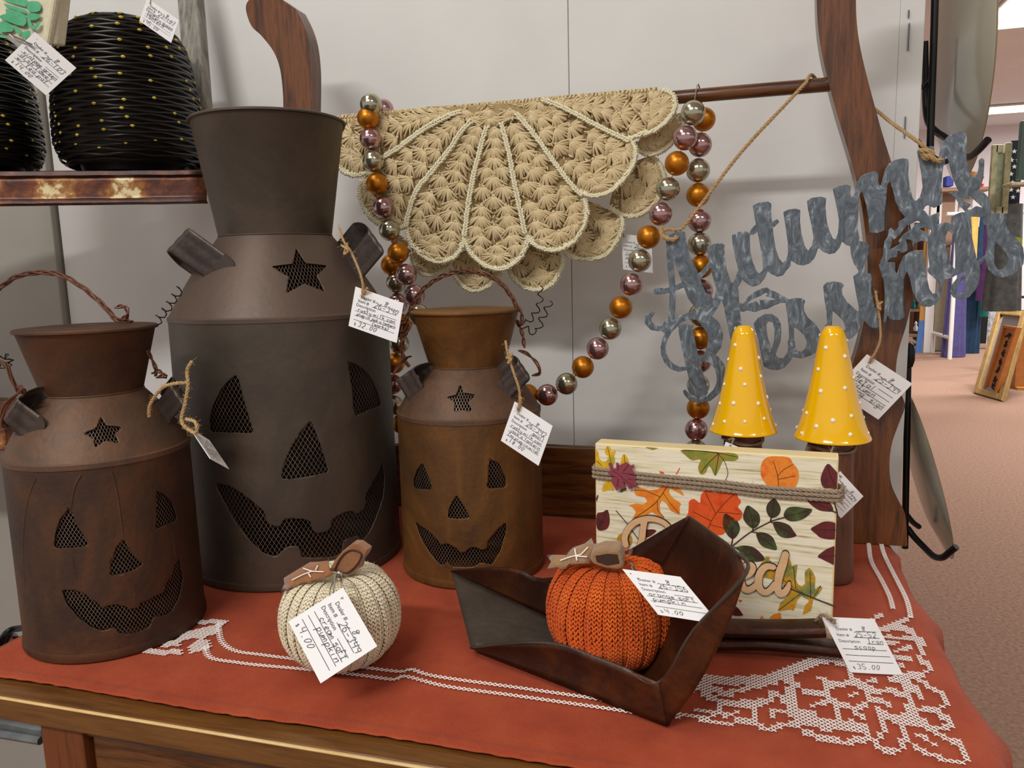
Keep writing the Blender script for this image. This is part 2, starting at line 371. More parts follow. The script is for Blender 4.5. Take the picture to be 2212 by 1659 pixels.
# top scroll of the right upright (continues above the picture), taken from the left one
lt_o = S('613,240 612,200 606,150 592,112 566,78 545,58 534,30 533,10 545,-4 575,-12 605,-4')
lt_i = S('640,20 656,52 668,90 674,140 675,190 674,245')
LY = UY
lo = np.array([ony(x, y, LY)[[0, 2]] for x, y in crom(lt_o, 4)]); li = np.array([ony(x, y, LY)[[0, 2]] for x, y in crom(lt_i, 4)])
xc = -.2085                                    # mirror plane of the two uprights
def mir(p): return np.stack([2*xc-p[:, 0], p[:, 1]], 1)
ztop = a[0, 1]
# complete right: inner edge (a) + outer edge (b) joined by mirrored scroll above
low_o = mir(b)[::-1]; low_i = mir(a)
zc = lo[0, 1]
scroll = np.vstack([lo, li])                   # outer side up, over, and down inner side (left upright)
mo = low_o[low_o[:, 1] < zc-.02]; mi_ = low_i[low_i[:, 1] < li[-1, 1]-.02][::-1]
left_poly = np.vstack([low_o[low_o[:, 1] < zc-.02][::-1] if False else mo[np.argsort(mo[:, 1], kind='stable')] if False else mo[::-1], lo, li, mi_[::-1]]) 
ms = mir(scroll)
right_poly = np.vstack([b, ms[(ms[:, 1] > ztop+.004)], a])
def upright(poly, nm='upright'):
    mb = MB(); us = np.arange(poly[:, 0].min()-.004, poly[:, 0].max()+.004, .002); vs = np.arange(poly[:, 1].min()-.002, poly[:, 1].max()+.004, .002)
    X, Z = np.meshgrid(us, vs, indexing='ij'); fill(mb, sd_poly(X, Z, poly), us, vs, lambda u, v: np.stack([u, np.full_like(u, UY+.01), v], 1))
    return mb.build(nm, M['oak'], ws, smooth=False, solid=.022)
upright(right_poly); upright(left_poly)
bz = .0; BARY = .8915
pb0 = ony(740, 265, BARY); pb1 = ony(1790, 190, BARY); barz = (pb0[2]+pb1[2])/2
MB().tube([(-.535, BARY, barz), (-.2, BARY, barz), (.118, BARY, barz)], .0073, 16).build('towel_bar', M['oakh'], ws)

# ---------------------------------------------------------------- tablecloth
cx0, cx1, cyf, cyb = -.597, .170, .4295, .905
us = np.concatenate([np.linspace(cx0, cx1-.02, 150), cx1-.02+np.linspace(.004, .17, 34)])
vs = np.concatenate([np.linspace(cyf, cyf+.02, 9), np.linspace(cyf+.024, cyb, 100)])
def clothpt(u, v):
    wv = mnoise.noise(Vector((u*9, v*9, 0)))*.0008
    fold = .0010*math.exp(-((u+.285+.15*(v-.45))/.006)**2) if v < .6 else 0
    e = v-cyf
    hem = (.0012 if e < .0125 else 0)*(1+.5*sin(u*900)*.5+.4*mnoise.noise(Vector((u*160, v*60, 0))))
    over = u-(cx1-.012)
    y = v + .0025*mnoise.noise(Vector((u*7, 3, 0)))*max(0, 1-e/.05)
    if over <= 0: return (u, y, .7505+.001+min(0, wv)*.6+hem+fold-.0008)
    R = .012; a_ = over/R; k = .006*sin(v*38)+.004*sin(v*71+1)
    if a_ < pi/2: return (cx1-.012+R*sin(a_)+max(0, a_)*k*.3, y, .7505-R*(1-cos(a_))+hem*.5)
    d = over-R*pi/2; return (cx1+.0005+k*min(1, .3*pi/2+d*12)*.9+d*.05+abs(k)*.5, y, .7505-R-d)
G = np.array([[clothpt(u, v) for v in vs] for u in us])
tc_ = thing('tablecloth', 'rust red cotton tablecloth with white cross stitch border laid over the washstand', 'tablecloth', (-.2, .66, .75))
MB().grid(G).build('cloth', M['cloth'], tc_, smooth=True, ang=60, solid=-.0009)
xs_ = MB(); CZ = .7517
def cross(x, y, s=.0017, sy=None, rot=0):
    sy = sy or s; z = CZ+.0003
    for q in (1, -1):
        p = np.array([x-s, y-sy*q, z]); r_ = np.array([x+s, y+sy*q, z+.0002])
        d = r_-p; d /= np.linalg.norm(d); n = np.array([-d[1], d[0], 0])*.00036
        xs_.add([p-n, r_-n, r_+n, p+n, p+(0, 0, .0007), r_+(0, 0, .0007)], [(0, 1, 5, 4), (2, 3, 4, 5), (0, 4, 3), (1, 2, 5)])
bands8 = """290,840,24 420,850,24 580,850,24 720,835,24 830,800,28 920,755,24 1000,730,20 1080,725,20 1160,750,18
830,800,26 850,880,30 850,960,30 860,1020,30 900,1050,30 980,1070,30
300,880,14 450,915,10 560,905,10 640,880,14 760,850,18
250,900,18 310,870,16 330,930,16 420,970,15 520,980,15 600,990,20 700,970,15 760,930,15 800,960,15
700,910,9 750,940,9 800,945,9
390,910,9 460,935,9 510,940,9
610,990,16 620,1060,16 610,1100,16 650,1110,12 690,1135,12 740,1135,12 790,1105,12 880,1110,12
170,1050,13 260,1055,13 350,1080,13 420,1100,12 490,1105,12
290,1020,12 350,1030,12 400,1060,12
420,985,12 410,1030,12
440,1055,9 500,1050,9 540,1025,9
520,1080,11 580,1090,11 620,1070,11
720,1065,11 740,1030,11 800,1030,11 880,1060,11
880,1060,24 960,1090,30 1040,1110,34 1120,1110,30 1200,1110,28 1280,1140,24
900,1140,13 990,1180,13 1080,1200,13 1190,1220,13
1200,1190,13 1270,1200,13 1300,1150,13
1060,870,18 1065,960,18
1065,870,14 1130,875,14 1200,860,14 1280,890,14 1310,940,14 1280,1000,14 1200,1010,14 1110,980,14 1065,960,14
900,900,11 960,925,11 1040,930,11
950,995,9 1000,985,9 1050,980,9
1175,945,9 1225,920,9
1110,980,14 1120,1060,16
1000,830,9 1040,850,9
1180,770,14 1200,850,14
1200,850,14 1280,870,14 1330,910,13 1440,910,13 1500,940,13
1450,840,24 1500,830,24 1530,900,24 1540,970,24 1550,1040,24 1500,1080,20 1400,1060,18 1350,1020,16
1310,960,9 1380,970,9 1430,1000,9
1200,1010,10 1240,1050,10 1290,1070,10
1350,1030,18 1380,1100,18 1380,1170,16
1290,1110,14 1300,1190,14 1350,1230,13 1400,1260,12 1460,1270,12
1460,1270,10 1490,1240,10 1480,1200,10
1500,1110,11 1510,1180,11 1570,1240,11 1640,1280,11 1740,1310,11 1870,1330,13 1850,1270,13 1830,1220,13 1780,1200,11 1720,1170,11 1680,1140,11 1640,1110,11 1510,1100,13
1590,1160,9 1640,1200,9 1700,1230,9
1640,1140,11 1720,1130,11 1800,1110,11 1780,1080,11 1730,1060,11 1680,1020,11 1600,1020,11
1680,1020,11 1750,990,13 1730,940,13 1700,910,11 1650,880,11 1600,850,11 1560,830,14
1570,900,16 1600,950,16
1600,820,12 1660,780,12 1640,750,11 1590,720,11 1620,670,12 1600,620,12 1570,570,11 1500,540,14 1440,530,16 1370,550,12
1440,420,9 1380,455,9 1320,490,9
1545,470,10 1500,495,10 1440,530,14
1400,590,9 1470,600,9 1550,600,12
1410,625,8 1470,625,8
1460,680,8 1540,650,8
1430,710,9 1550,720,9
1440,760,8 1500,760,8
1300,850,10 1350,850,10
1480,830,14 1580,810,14
1550,1060,12 1620,1080,12
1430,1080,14 1500,1110,14"""
bands3 = """780,1045,10 860,1050,10 950,1050,12
860,1010,14 940,1000,14
960,970,18 1050,950,20 1140,930,22 1150,900,20
1050,890,10 1190,890,10
1020,1030,25 1080,1010,25 1060,985,18"""
cell = .0039
gx = np.arange(-.52, .168, cell); gy = np.arange(.47, .70, cell*1.02)
GX, GY = np.meshgrid(gx, gy, indexing='ij'); PP = proj(np.stack([GX, GY, np.full_like(GX, .7517)], -1))
D = np.full(GX.shape, 1e9)
for blk, (ox, oy, sc) in ((bands8, (1400, 1160, 2.7241)), (bands3, (0, 980, 2.443))):
    for ln in blk.split('\n'):
        D = np.minimum(D, sd_stroke(PP[..., 0], PP[..., 1], cr(ox, oy, sc, S(ln))))
for i, j in zip(*np.nonzero(D < 1.0)): cross(GX[i, j], GY[i, j], .0017)
chains = ['472,1345 478,1385 508,1407 560,1415 661,1428 770,1441 864,1452 889,1447 940,1462 1120,1487 1283,1510 1340,1520',
          '443,1398 455,1422 511,1432 560,1438 681,1449 780,1460 851,1469 876,1462 965,1484 1120,1505 1355,1538 1420,1548']
chains += [' '.join('%g,%g' % tuple(p) for p in cr(1400, 1160, 2.7241, S(q))) for q in ('1296,20 1300,60 1315,150 1370,250 1420,350 1440,420', '1370,20 1378,70 1400,130 1450,230 1520,370 1545,470')]
for c in chains:
    Pw = resamp(np.array([onz(x, y, .7517) for x, y in crom(S(c), 5)]), .0040)
    for p in Pw: cross(p[0], p[1], .0020, .0018)
tag(xs_.build('cross_stitch', M['thread'], tc_, smooth=False), kind='stuff')

# ---------------------------------------------------------------- milk cans
def hitcone(px, py, cx, cy, ra, za, rb, zb_):
    d = ray(px, py); k = (rb-ra)/(zb_-za); o = CAM-np.array([cx, cy, 0]); e = ra+k*(o[2]-za)
    A = d[0]**2+d[1]**2-(k*d[2])**2; B = 2*(o[0]*d[0]+o[1]*d[1]-e*k*d[2]); C_ = o[0]**2+o[1]**2-e*e
    q = B*B-4*A*C_; s = (-B-sqrt(max(q, 0)))/(2*A)
    p = CAM+s*d; return atan2(p[1]-cy, p[0]-cx), p[2]
def wrapt(th): return (th+pi/2+pi) % (2*pi)-pi      # angle measured from the -Y (front) direction
def screen(mb, cx, cy, fr, us_ref, poly, pitch, mode):
    """diamond wire screen behind an opening: poly in (arc, z)"""
    lo_ = poly.min(0)-.003; hi_ = poly.max(0)+.003
    ang = radians(58); 
    for sg in (1, -1):
        dv = np.array([cos(ang), sg*sin(ang)]); nv = np.array([-dv[1], dv[0]])
        c = (lo_+hi_)/2; Rr = np.linalg.norm(hi_-lo_)/2
        st = pitch*sin(ang)
        for k in np.arange(-Rr, Rr, st):
            t = np.arange(-Rr, Rr, .0022); P = c+k*nv+t[:, None]*dv
            dd = sd_poly(P[:, 0], P[:, 1], poly); ok = dd < .0016
            i = 0
            while i < len(t):
                if ok[i]:
                    j = i
                    while j+1 < len(t) and ok[j+1]: j += 1
                    if j > i:
                        Q = P[i:j+1:2] if (j-i) % 2 == 0 else np.vstack([P[i:j+1:2], P[j:j+1]])
                        if len(Q) >= 2:
                            W = .00022; n2 = nv*W
                            A_ = np.array([fr(*(q-n2)) for q in Q]); B_ = np.array([fr(*(q+n2)) for q in Q])
                            m = len(Q); mb.add(np.vstack([A_, B_]), [(a_, a_+1, m+a_+1, m+a_) for a_ in range(m-1)])
                    i = j+1
                else: i += 1
def milk_can(label, cx, cy, prof, mats, faces, star, lid=None, pitch=.0034, stepu=.0017, name='jack_o_lantern_milk_can'):
    """prof: rb(z=.75), r1,z1 (seam), r2,z2 (neck base), r3,z3 (rim)"""
    rb, r1, z1, r2, z2, r3, z3 = prof; zb_ = .7525
    t = thing(name, label, 'milk can', (cx, cy, zb_))
    rref = r1
    def fbody(u, v, inset=0):
        th = u/rref-pi/2; r = rb+(r1-rb)*(v-zb_)/(z1-zb_)-inset
        return np.stack([cx+r*np.cos(th), cy+r*np.sin(th), v+0*th], -1)
    def fsh(u, v, inset=0):
        th = u/rref-pi/2; k = (v-z1)/(z2-z1); r = r1+(r2-r1)*k-inset+.003*np.sin(np.clip(k, 0, 1)*pi)
        return np.stack([cx+r*np.cos(th), cy+r*np.sin(th), v+0*th-inset*.6], -1)
    polys = []
    for fpoly in faces:
        q = []
        for x, y in fpoly:
            th, z = hitcone(x, y, cx, cy, rb, zb_, r1, z1); q.append((wrapt(th)*rref, z))
        q = np.array(q)
        q = resamp(np.vstack([q, q[:1]]), .004)[:-1]; q += rng.normal(0, .00022, q.shape); polys.append(q)
    us = np.linspace(-pi*rref, pi*rref, int(2*pi*rref/stepu)); vs = np.arange(zb_, z1+1e-6, stepu); vs[-1] = z1
    U, V = np.meshgrid(us, vs, indexing='ij'); D = np.full(U.shape, -1.0)
    for q in polys: D = np.maximum(D, -sd_poly(U, V, q))
    mb = MB(); fill(mb, D, us, vs, lambda u, v: fbody(u, v)); mb.build('body', mats[0], t, smooth=True, ang=70, solid=.0007)
    for q in polys:
        s_ = MB(); screen(s_, cx, cy, lambda u, v: fbody(u, v, .0013), rref, q, pitch, 0)
        if s_.n: tag(s_.build('wire_screen', M['screen'], t, smooth=False), kind='stuff')
    # shoulder with star
    q = []
    for x, y in star:
        th, z = hitcone(x, y, cx, cy, r1, z1, r2, z2); q.append((wrapt(th)*rref, z))
    q = np.array(q); vs = np.linspace(z1, z2, int((z2-z1)/.0014)+1)
    U, V = np.meshgrid(us, vs, indexing='ij'); D = -sd_poly(U, V, q)
    D = np.maximum(D, -1)
    mb = MB(); fill(mb, np.where(D >= 0, D, D), us, vs, lambda u, v: fsh(u, v)); mb.build('shoulder', mats[1], t, smooth=True, ang=70, solid=.0007)
    s_ = MB(); screen(s_, cx, cy, lambda u, v: fsh(u, v, .0012), rref, q, pitch, 0); tag(s_.build('wire_screen', M['screen'], t, smooth=False), kind='stuff')
    # neck
    nz = z3-.002
    MB().lathe([(r2*.985, z2-.004), (r2, z2), (r3-.0015, nz), (r3, z3)], (cx, cy, 0), 96).build('neck', mats[0], t, solid=.0009)
    MB().lathe([(r3+.0002, z3-.0016), (r3+.0018, z3-.0008), (r3+.0018, z3+.0008), (r3+.0004, z3+.0018), (r3-.001, z3+.001)], (cx, cy, 0), 96).build('rim', mats[0], t)
    MB().lathe([(r2+.0004, z2-.0004), (r2+.0014, z2), (r2+.0004, z2+.001)], (cx, cy, 0), 80).build('neck_seam', mats[1], t)
    MB().lathe([(r1-.0002, z1-.004), (r1+.0012, z1-.0035), (r1+.0012, z1+.0005), (r1-.001, z1+.0022)], (cx, cy, 0), 120).build('seam_band', mats[1], t)
    MB().lathe([(rb-.0005, zb_+.007), (rb+.0010, zb_+.0065), (rb+.0016, zb_+.001), (rb+.001, zb_-.0005), (rb-.004, zb_-.0005), (0.001, zb_+.001)], (cx, cy, 0), 120).build('base_rim', mats[0], t)
    if lid: MB().lathe([(0.0005, z3+.0024), (r3*.9, z3+.002), (r3+.0005, z3+.0012), (r3+.001, z3-.0002)], (cx, cy, 0), 96).build('lid', mats[0], t, solid=.0006)
    return t
def sdir(v): v = np.asarray(v, float); return v/np.linalg.norm(v)
def ear(t, A, T, W, depth, m):
    """bent strip: A attach point, T tip, W half width vector, depth vector back to the can"""
    A, T, W, depth = [np.asarray(k, float) for k in (A, T, W, depth)]
    ax = T-A; P = [A-ax*.02, A+ax*.35, A+ax*.8]
    for k in range(7):
        a_ = pi*k/6; P.append(A+ax*(.86+.16*sin(a_))+depth*(1-cos(a_))/2)
    P += [A+ax*.5+depth, A+ax*.1+depth*1.02]
    P = crom(np.array(P), 3); n = 13; G = []
    Tn, _, _ = frames(P)
    for p, tn in zip(P, Tn):
        nn = np.cross(tn, sdir(W)); row = []
        for j in range(n):
            s_ = -1+2*j/(n-1); rid = .0009*math.exp(-((abs(s_)-.42)/.12)**2)+.0008*(abs(s_) > .95)
            row.append(p+W*s_+nn*rid)
        G.append(row)
    e = MB().grid(np.array(G)).build('ear_loop', m, t, smooth=True, ang=60, solid=.0009)
    nn = sdir(np.cross(ax, W)); cap = [A+W*cos(a_)*1.0-ax*.28*sin(a_) for a_ in np.linspace(0, pi, 14)]+[A-W, A+ax*.1-W, A+ax*.1+W]
    MB().prism(np.array(cap)+nn*.0004, -nn*.0010).build('ear_plate', m, t, smooth=False)
    MB().lathe([(0, .0009), (.0012, .0006), (.0018, 0)], A-ax*.12+nn*.0006, 10, axis=nn).build('rivet', m, t)
    return e
PB = (-.4681, .7297, (.1141, .1122, 1.0181, .0573, 1.0992, .0770, 1.2144))
PL = (-.5299, .5302, (.0726, .0720, .9155, .0387, .9646, .0538, 1.0180))
PS = (-.2625, .7411, (.0737, .0733, .9172, .0384, .9629, .0547, 1.0177))
big_faces = [cr(420, 760, 3.0729, S(s)) for s in (
 '285,148 240,180 190,230 150,300 115,380 102,450 105,530 180,535 280,535 390,540 375,480 340,360 310,240',
 '1020,65 1080,85 1140,130 1190,200 1220,280 1240,355 1160,385 1070,425 1055,380 1045,250 1030,150',
 '770,460 700,540 640,640 600,730 575,840 640,848 760,825 890,800 870,720 830,600 790,490',
 '145,875 230,885 320,940 380,990 465,1060 470,1120 510,1150 570,1165 590,1120 625,1105 700,1108 770,1120 780,1170 810,1205 860,1200 905,1170 910,1110 1000,1065 1040,1050 1075,1075 1120,1050 1140,1000 1130,960 1170,890 1210,820 1250,735 1262,850 1250,970 1200,1110 1160,1200 1115,1250 1080,1215 1000,1245 980,1270 980,1330 940,1355 830,1365 710,1365 695,1290 620,1290 580,1320 540,1362 450,1330 370,1250 280,1140 210,1020 165,930')]
big_star = cr(340, 460, 3.77, S('1125,285 1200,410 1365,430 1285,510 1355,645 1190,575 1050,655 1065,520 930,435 1095,415'))
left_faces = [cr(0, 980, 2.443, S(s)) for s in (
 '362,290 320,340 290,430 288,500 390,495 480,480 440,430 400,370 385,310',
 '825,195 870,215 910,260 935,350 870,375 820,400 825,300',
 '650,450 610,500 585,570 580,645 650,635 760,585 700,530',
 '325,715 400,720 460,745 520,790 540,820 580,795 640,798 690,815 730,820 740,790 840,740 870,730 870,690 910,640 920,590 945,550 965,660 945,760 900,840 860,855 830,850 800,875 795,910 720,945 630,950 610,915 545,935 480,915 410,860 350,790')]
left_star = cr(0, 560, 3.77, S('820,1278 860,1350 985,1360 930,1420 965,1500 860,1470 770,1535 765,1455 685,1410 780,1375'))
small_faces = [cr(820, 560, 2.2429, S(s)) for s in (
 '208,985 180,1020 163,1080 168,1110 255,1115 240,1060',
 '533,965 575,985 610,1050 612,1105 518,1110 525,1050',
 '375,1140 340,1195 328,1255 440,1255 410,1195',
 '173,1270 230,1310 275,1350 295,1385 330,1375 370,1400 395,1425 420,1420 430,1400 470,1395 500,1410 525,1400 520,1370 570,1310 610,1272 615,1310 590,1400 545,1480 490,1470 455,1490 350,1490 335,1465 300,1485 250,1430 200,1350')]
small_star = cr(820, 560, 2.2429, S('392,602 410,645 465,653 430,690 450,738 400,728 362,742 368,690 330,665 375,655'))
big = milk_can('tall dark brown tin milk can with open flared neck and jack o lantern face', PB[0], PB[1], PB[2], (M['can_big'], M['shoulder_big']), big_faces, big_star, pitch=.0044)
left = milk_can('small rusted milk can lantern with flat lid at the left end of the cloth', PL[0], PL[1], PL[2], (M['can_rust'], M['shoulder_rust']), left_faces, left_star, lid=True, pitch=.0030)
small = milk_can('small amber rusted milk can lantern standing between the tall can and the leaf sign', PS[0], PS[1], PS[2], (M['can_gold'], M['shoulder_rust']), small_faces, small_star, lid=True, pitch=.0033)
# embossed pumpkin lines of the left can
for s in ('430,110 395,180 375,290', '590,95 620,220 650,440', '690,660 712,720 710,780', '380,540 395,600 405,660', '190,130 145,260 125,450 130,700', '900,400 915,460 925,540'):
    P = []
    for x, y in crom(cr(0, 980, 2.443, S(s)), 8):
        th, z = hitcone(x, y, PL[0], PL[1], .0726, .7525, .0720, .9155); P.append((PL[0]+.0719*cos(th), PL[1]+.0719*sin(th), z))
    MB().tube(P, .0011, 6).build('embossed_line', M['can_rust'], left)
def conept(C_, x, y, out=.0006):
    rb, r1, z1, r2, z2, r3, z3 = C_[2]
    th, z = hitcone(x, y, C_[0], C_[1], r1, z1, r2, z2); k = (z-z1)/(z2-z1); r = r1+(r2-r1)*k+out+.003*sin(min(max(k, 0), 1)*pi)
    return np.array([C_[0]+r*cos(th), C_[1]+r*sin(th), z])
def ears(t, C_, defs, m):
    for (ax, ay, tx, ty, wx, wy, dpt) in defs:
        A = conept(C_, ax, ay); T = ony(tx, ty, A[1]-.004); W = ony(tx+wx, ty+wy, A[1]-.004)-T
        ear(t, A, T, W, np.array(dpt), m)
ears(big, PB, [(478, 580, 376, 511, 23, -25, (-.012, .030, -.014)), (756, 582, 818, 516, 17, 24, (-.030, .026, .010))], M['ear'])
ears(left, PL, [(83, 926, 14, 884, 17, -25, (.006, .022, .008)), (342, 893, 386, 850, 15, 22, (-.016, .022, .004))], M['ear'])
ears(small, PS, [(905, 850, 872, 806, 18, -13, (.014, .020, .004)), (1083, 842, 1136, 797, 13, 19, (-.014, .020, .004))], M['ear'])
# wire handles
def wirebundle(pts3, n=3, amp=.0016, r=.0009, turns=6, ph=0):
    P = resamp(crom(pts3, 8), .003); T, A, B = frames(P); out = []
    for k in range(n):
        a_ = np.linspace(0, turns*2*pi, len(P))+k*2*pi/n+ph
        out.append(P+amp*(np.cos(a_)[:, None]*A+np.sin(a_)[:, None]*B))
    return out
def wires(t, Y, groups, name='wire_handle', mt=None, r=.0009):
    mb = MB()
    for px, n, amp, turns in groups:
        pts = [ony(p[0], p[1], p[2] if len(p) > 2 else Y) for p in px]
        for P in wirebundle(np.array(pts), n, amp, r, turns): mb.tube(P, r, 6)
    return mb.build(name, mt or M['rustwire'], t)
wires(left, .535, [(S('-62,720 -50,680 -28,645 0,622 35,598 80,589 130,594 180,622 228,664 250,690 276,690'), 3, .0015, 4),
                   (S('250,664 270,662 276,680 262,692 285,694'), 2, .0012, 2),
                   (S('-62,720,.535 -40,770,.53 -5,780,.50 15,790,.49 28,825,.49 42,850,.49'), 3, .0010, 2),
                   (S('50,840,.47 38,850,.465 12,876,.46 4,905,.46 12,922,.47 22,918,.48'), 2, .0011, 1),
                   (S('40,834,.475 52,842,.47 46,858,.475'), 2, .001, 1)])
wires(left, .545, [(S('318,757 330,780 338,802 336,812'), 2, .0010, 1), (S('330,806 345,802 360,815 352,812 340,815'), 2, .0012, 1)])
wires(small, .74, [(S('868,745 874,705 884,675 908,632 945,602 990,587 1040,590 1080,610 1108,645 1116,664'), 3, .0017, 5),
                   (S('1116,660 1124,670 1128,690 1122,705 1116,690 1128,720 1133,752'), 2, .0013, 3),
                   (S('868,735 866,700 874,690 880,712 866,745 876,780 884,792'), 3, .0014, 3),
                   (S('886,770,.71 872,778,.695 855,800,.69 848,815,.69 852,824,.70 858,812,.70'), 2, .001, 1),
                   (S('1122,757,.72 1140,765,.71 1160,785,.69 1166,806,.69 1152,810,.70'), 2, .001, 1)])
def curl(t, pts, amp, turns, r=.0006, Y=.74):
    P = resamp(crom(np.array([ony(p[0], p[1], Y) for p in pts]), 6), .0015); T, A, B = frames(P)
    a_ = np.linspace(0, turns*2*pi, len(P)); Q = P+amp*(np.cos(a_)[:, None]*A+np.sin(a_)[:, None]*B)
    MB().tube(Q, r, 5).build('curled_wire', M['blackwire'], t)
curl(left, S('338,700 345,685 362,665 378,640 392,622'), .0036, 5.0, Y=.56)
curl(left, S('6,768 18,772 20,788 4,790 -2,778'), .003, 5, Y=.50)
curl(small, S('1124,700 1140,712 1160,716 1170,690 1185,660 1186,650'), .0034, 4.5)
curl(small, S('1120,695 1140,695 1160,670 1168,640 1166,618'), .0030, 4.5)
curl(small, S('870,700 850,695 835,680 822,668 830,660'), .0040, 3.5)
curl(small, S('860,668 866,690 876,700 868,720 880,730'), .0030, 4)

# ---------------------------------------------------------------- jute rope and hang tags
def rope(mb, P, R, pitch=None, strands=3, k=6):
    P = resamp(crom(P, 8), max(R*.8, .0007)); T, A, B = frames(P); L = len(P)*max(R*.8, .0007)
    turns = L/(pitch or R*7)
    for s_ in range(strands):
        a_ = np.linspace(0, turns*2*pi, len(P))+s_*2*pi/strands
        mb.tube(P+R*.5*(np.cos(a_)[:, None]*A+np.sin(a_)[:, None]*B), R*.56, k)
def fuzz(mb, P, R, n, L=.005):
    P = resamp(crom(P, 6), .002)
    for _ in range(n):
        p = P[rng.integers(len(P))]; d = rng.normal(size=3); d /= np.linalg.norm(d); e = rng.normal(size=3)*.35
        q = p+d*L*rng.uniform(.4, 1); mb.tube([p, (p+q)/2+e*L*.4, q], .00010, 3, False)
GL = {'a': '461614234446 4643', 'b': '1913 14334516', 'c': '4526142343', 'd': '461614234446 4943', 'e': '14453626142343', 'f': '48291913 0636',
 'g': '461614234446 46402010', 'h': '1913 14364643', 'i': '2623 2827', 'j': '36302010 3837', 'k': '1913 4614 2543', 'l': '2923', 'm': '0603 04152523 25364543',
 'n': '1613 15364643', 'o': '2615143343454626', 'p': '1610 153645443313', 'q': '461614234446 4640', 'r': '1613 153646', 's': '4626153544433313',
 't': '282333 0737', 'u': '1614233346 4643', 'v': '162346', 'w': '061326 263356', 'x': '1643 1346', 'y': '161434 46402010', 'z': '16461343',
 '0': '2816142334464828', '1': '2923', '2': '183948461343', '3': '18294836 36443313', '4': '191646 4943', '5': '4919163645443313', '6': '391714334436161 6'.replace(' ', ''),
 '7': '194923', '8': '2817264728 26142334364726', '9': '4746261728484743', '.': '2333', ',': '2312', '-': '1545', '(': '39161432', ')': '1936 3612', '/': '4913',
 '"': '1917 3937', "'": '2927', '&': '4319283814132344', 'I': '1939 2923 1333', 'M': '1319264943', 'T': '1949 2923'}
def hand(txt, x, y, h, slant=.22, adv=5.0):
    """returns polylines (x right, y down) for handwriting; h = x-height*2"""
    out = []; u = h/6
    for c in txt:
        for st in GL.get(c, '').split():
            P = np.array([(int(st[i]), int(st[i+1])-3) for i in range(0, len(st)-1, 2)], float)
            if len(P) > 2: P = crom(P, 3)
            out.append(np.stack([x+(P[:, 0]+P[:, 1]*slant)*u, y-P[:, 1]*u], 1))
        x += (adv if c != ' ' else 3.4)*u
    return out
FONTC = {}
def textpolys(txt):
    if txt not in FONTC:
        c = bpy.data.curves.new('t', 'FONT'); c.body = txt; c.resolution_u = 2; c.size = 1
        o = bpy.data.objects.new('t', c); COL.objects.link(o)
        dg = bpy.context.evaluated_depsgraph_get(); me = bpy.data.meshes.new_from_object(o.evaluated_get(dg))
        V = np.array([v.co[:2] for v in me.vertices]); Fc = [tuple(p.vertices) for p in me.polygons]
        FONTC[txt] = (V, Fc); bpy.data.objects.remove(o); bpy.data.meshes.remove(me)
    return FONTC[txt]
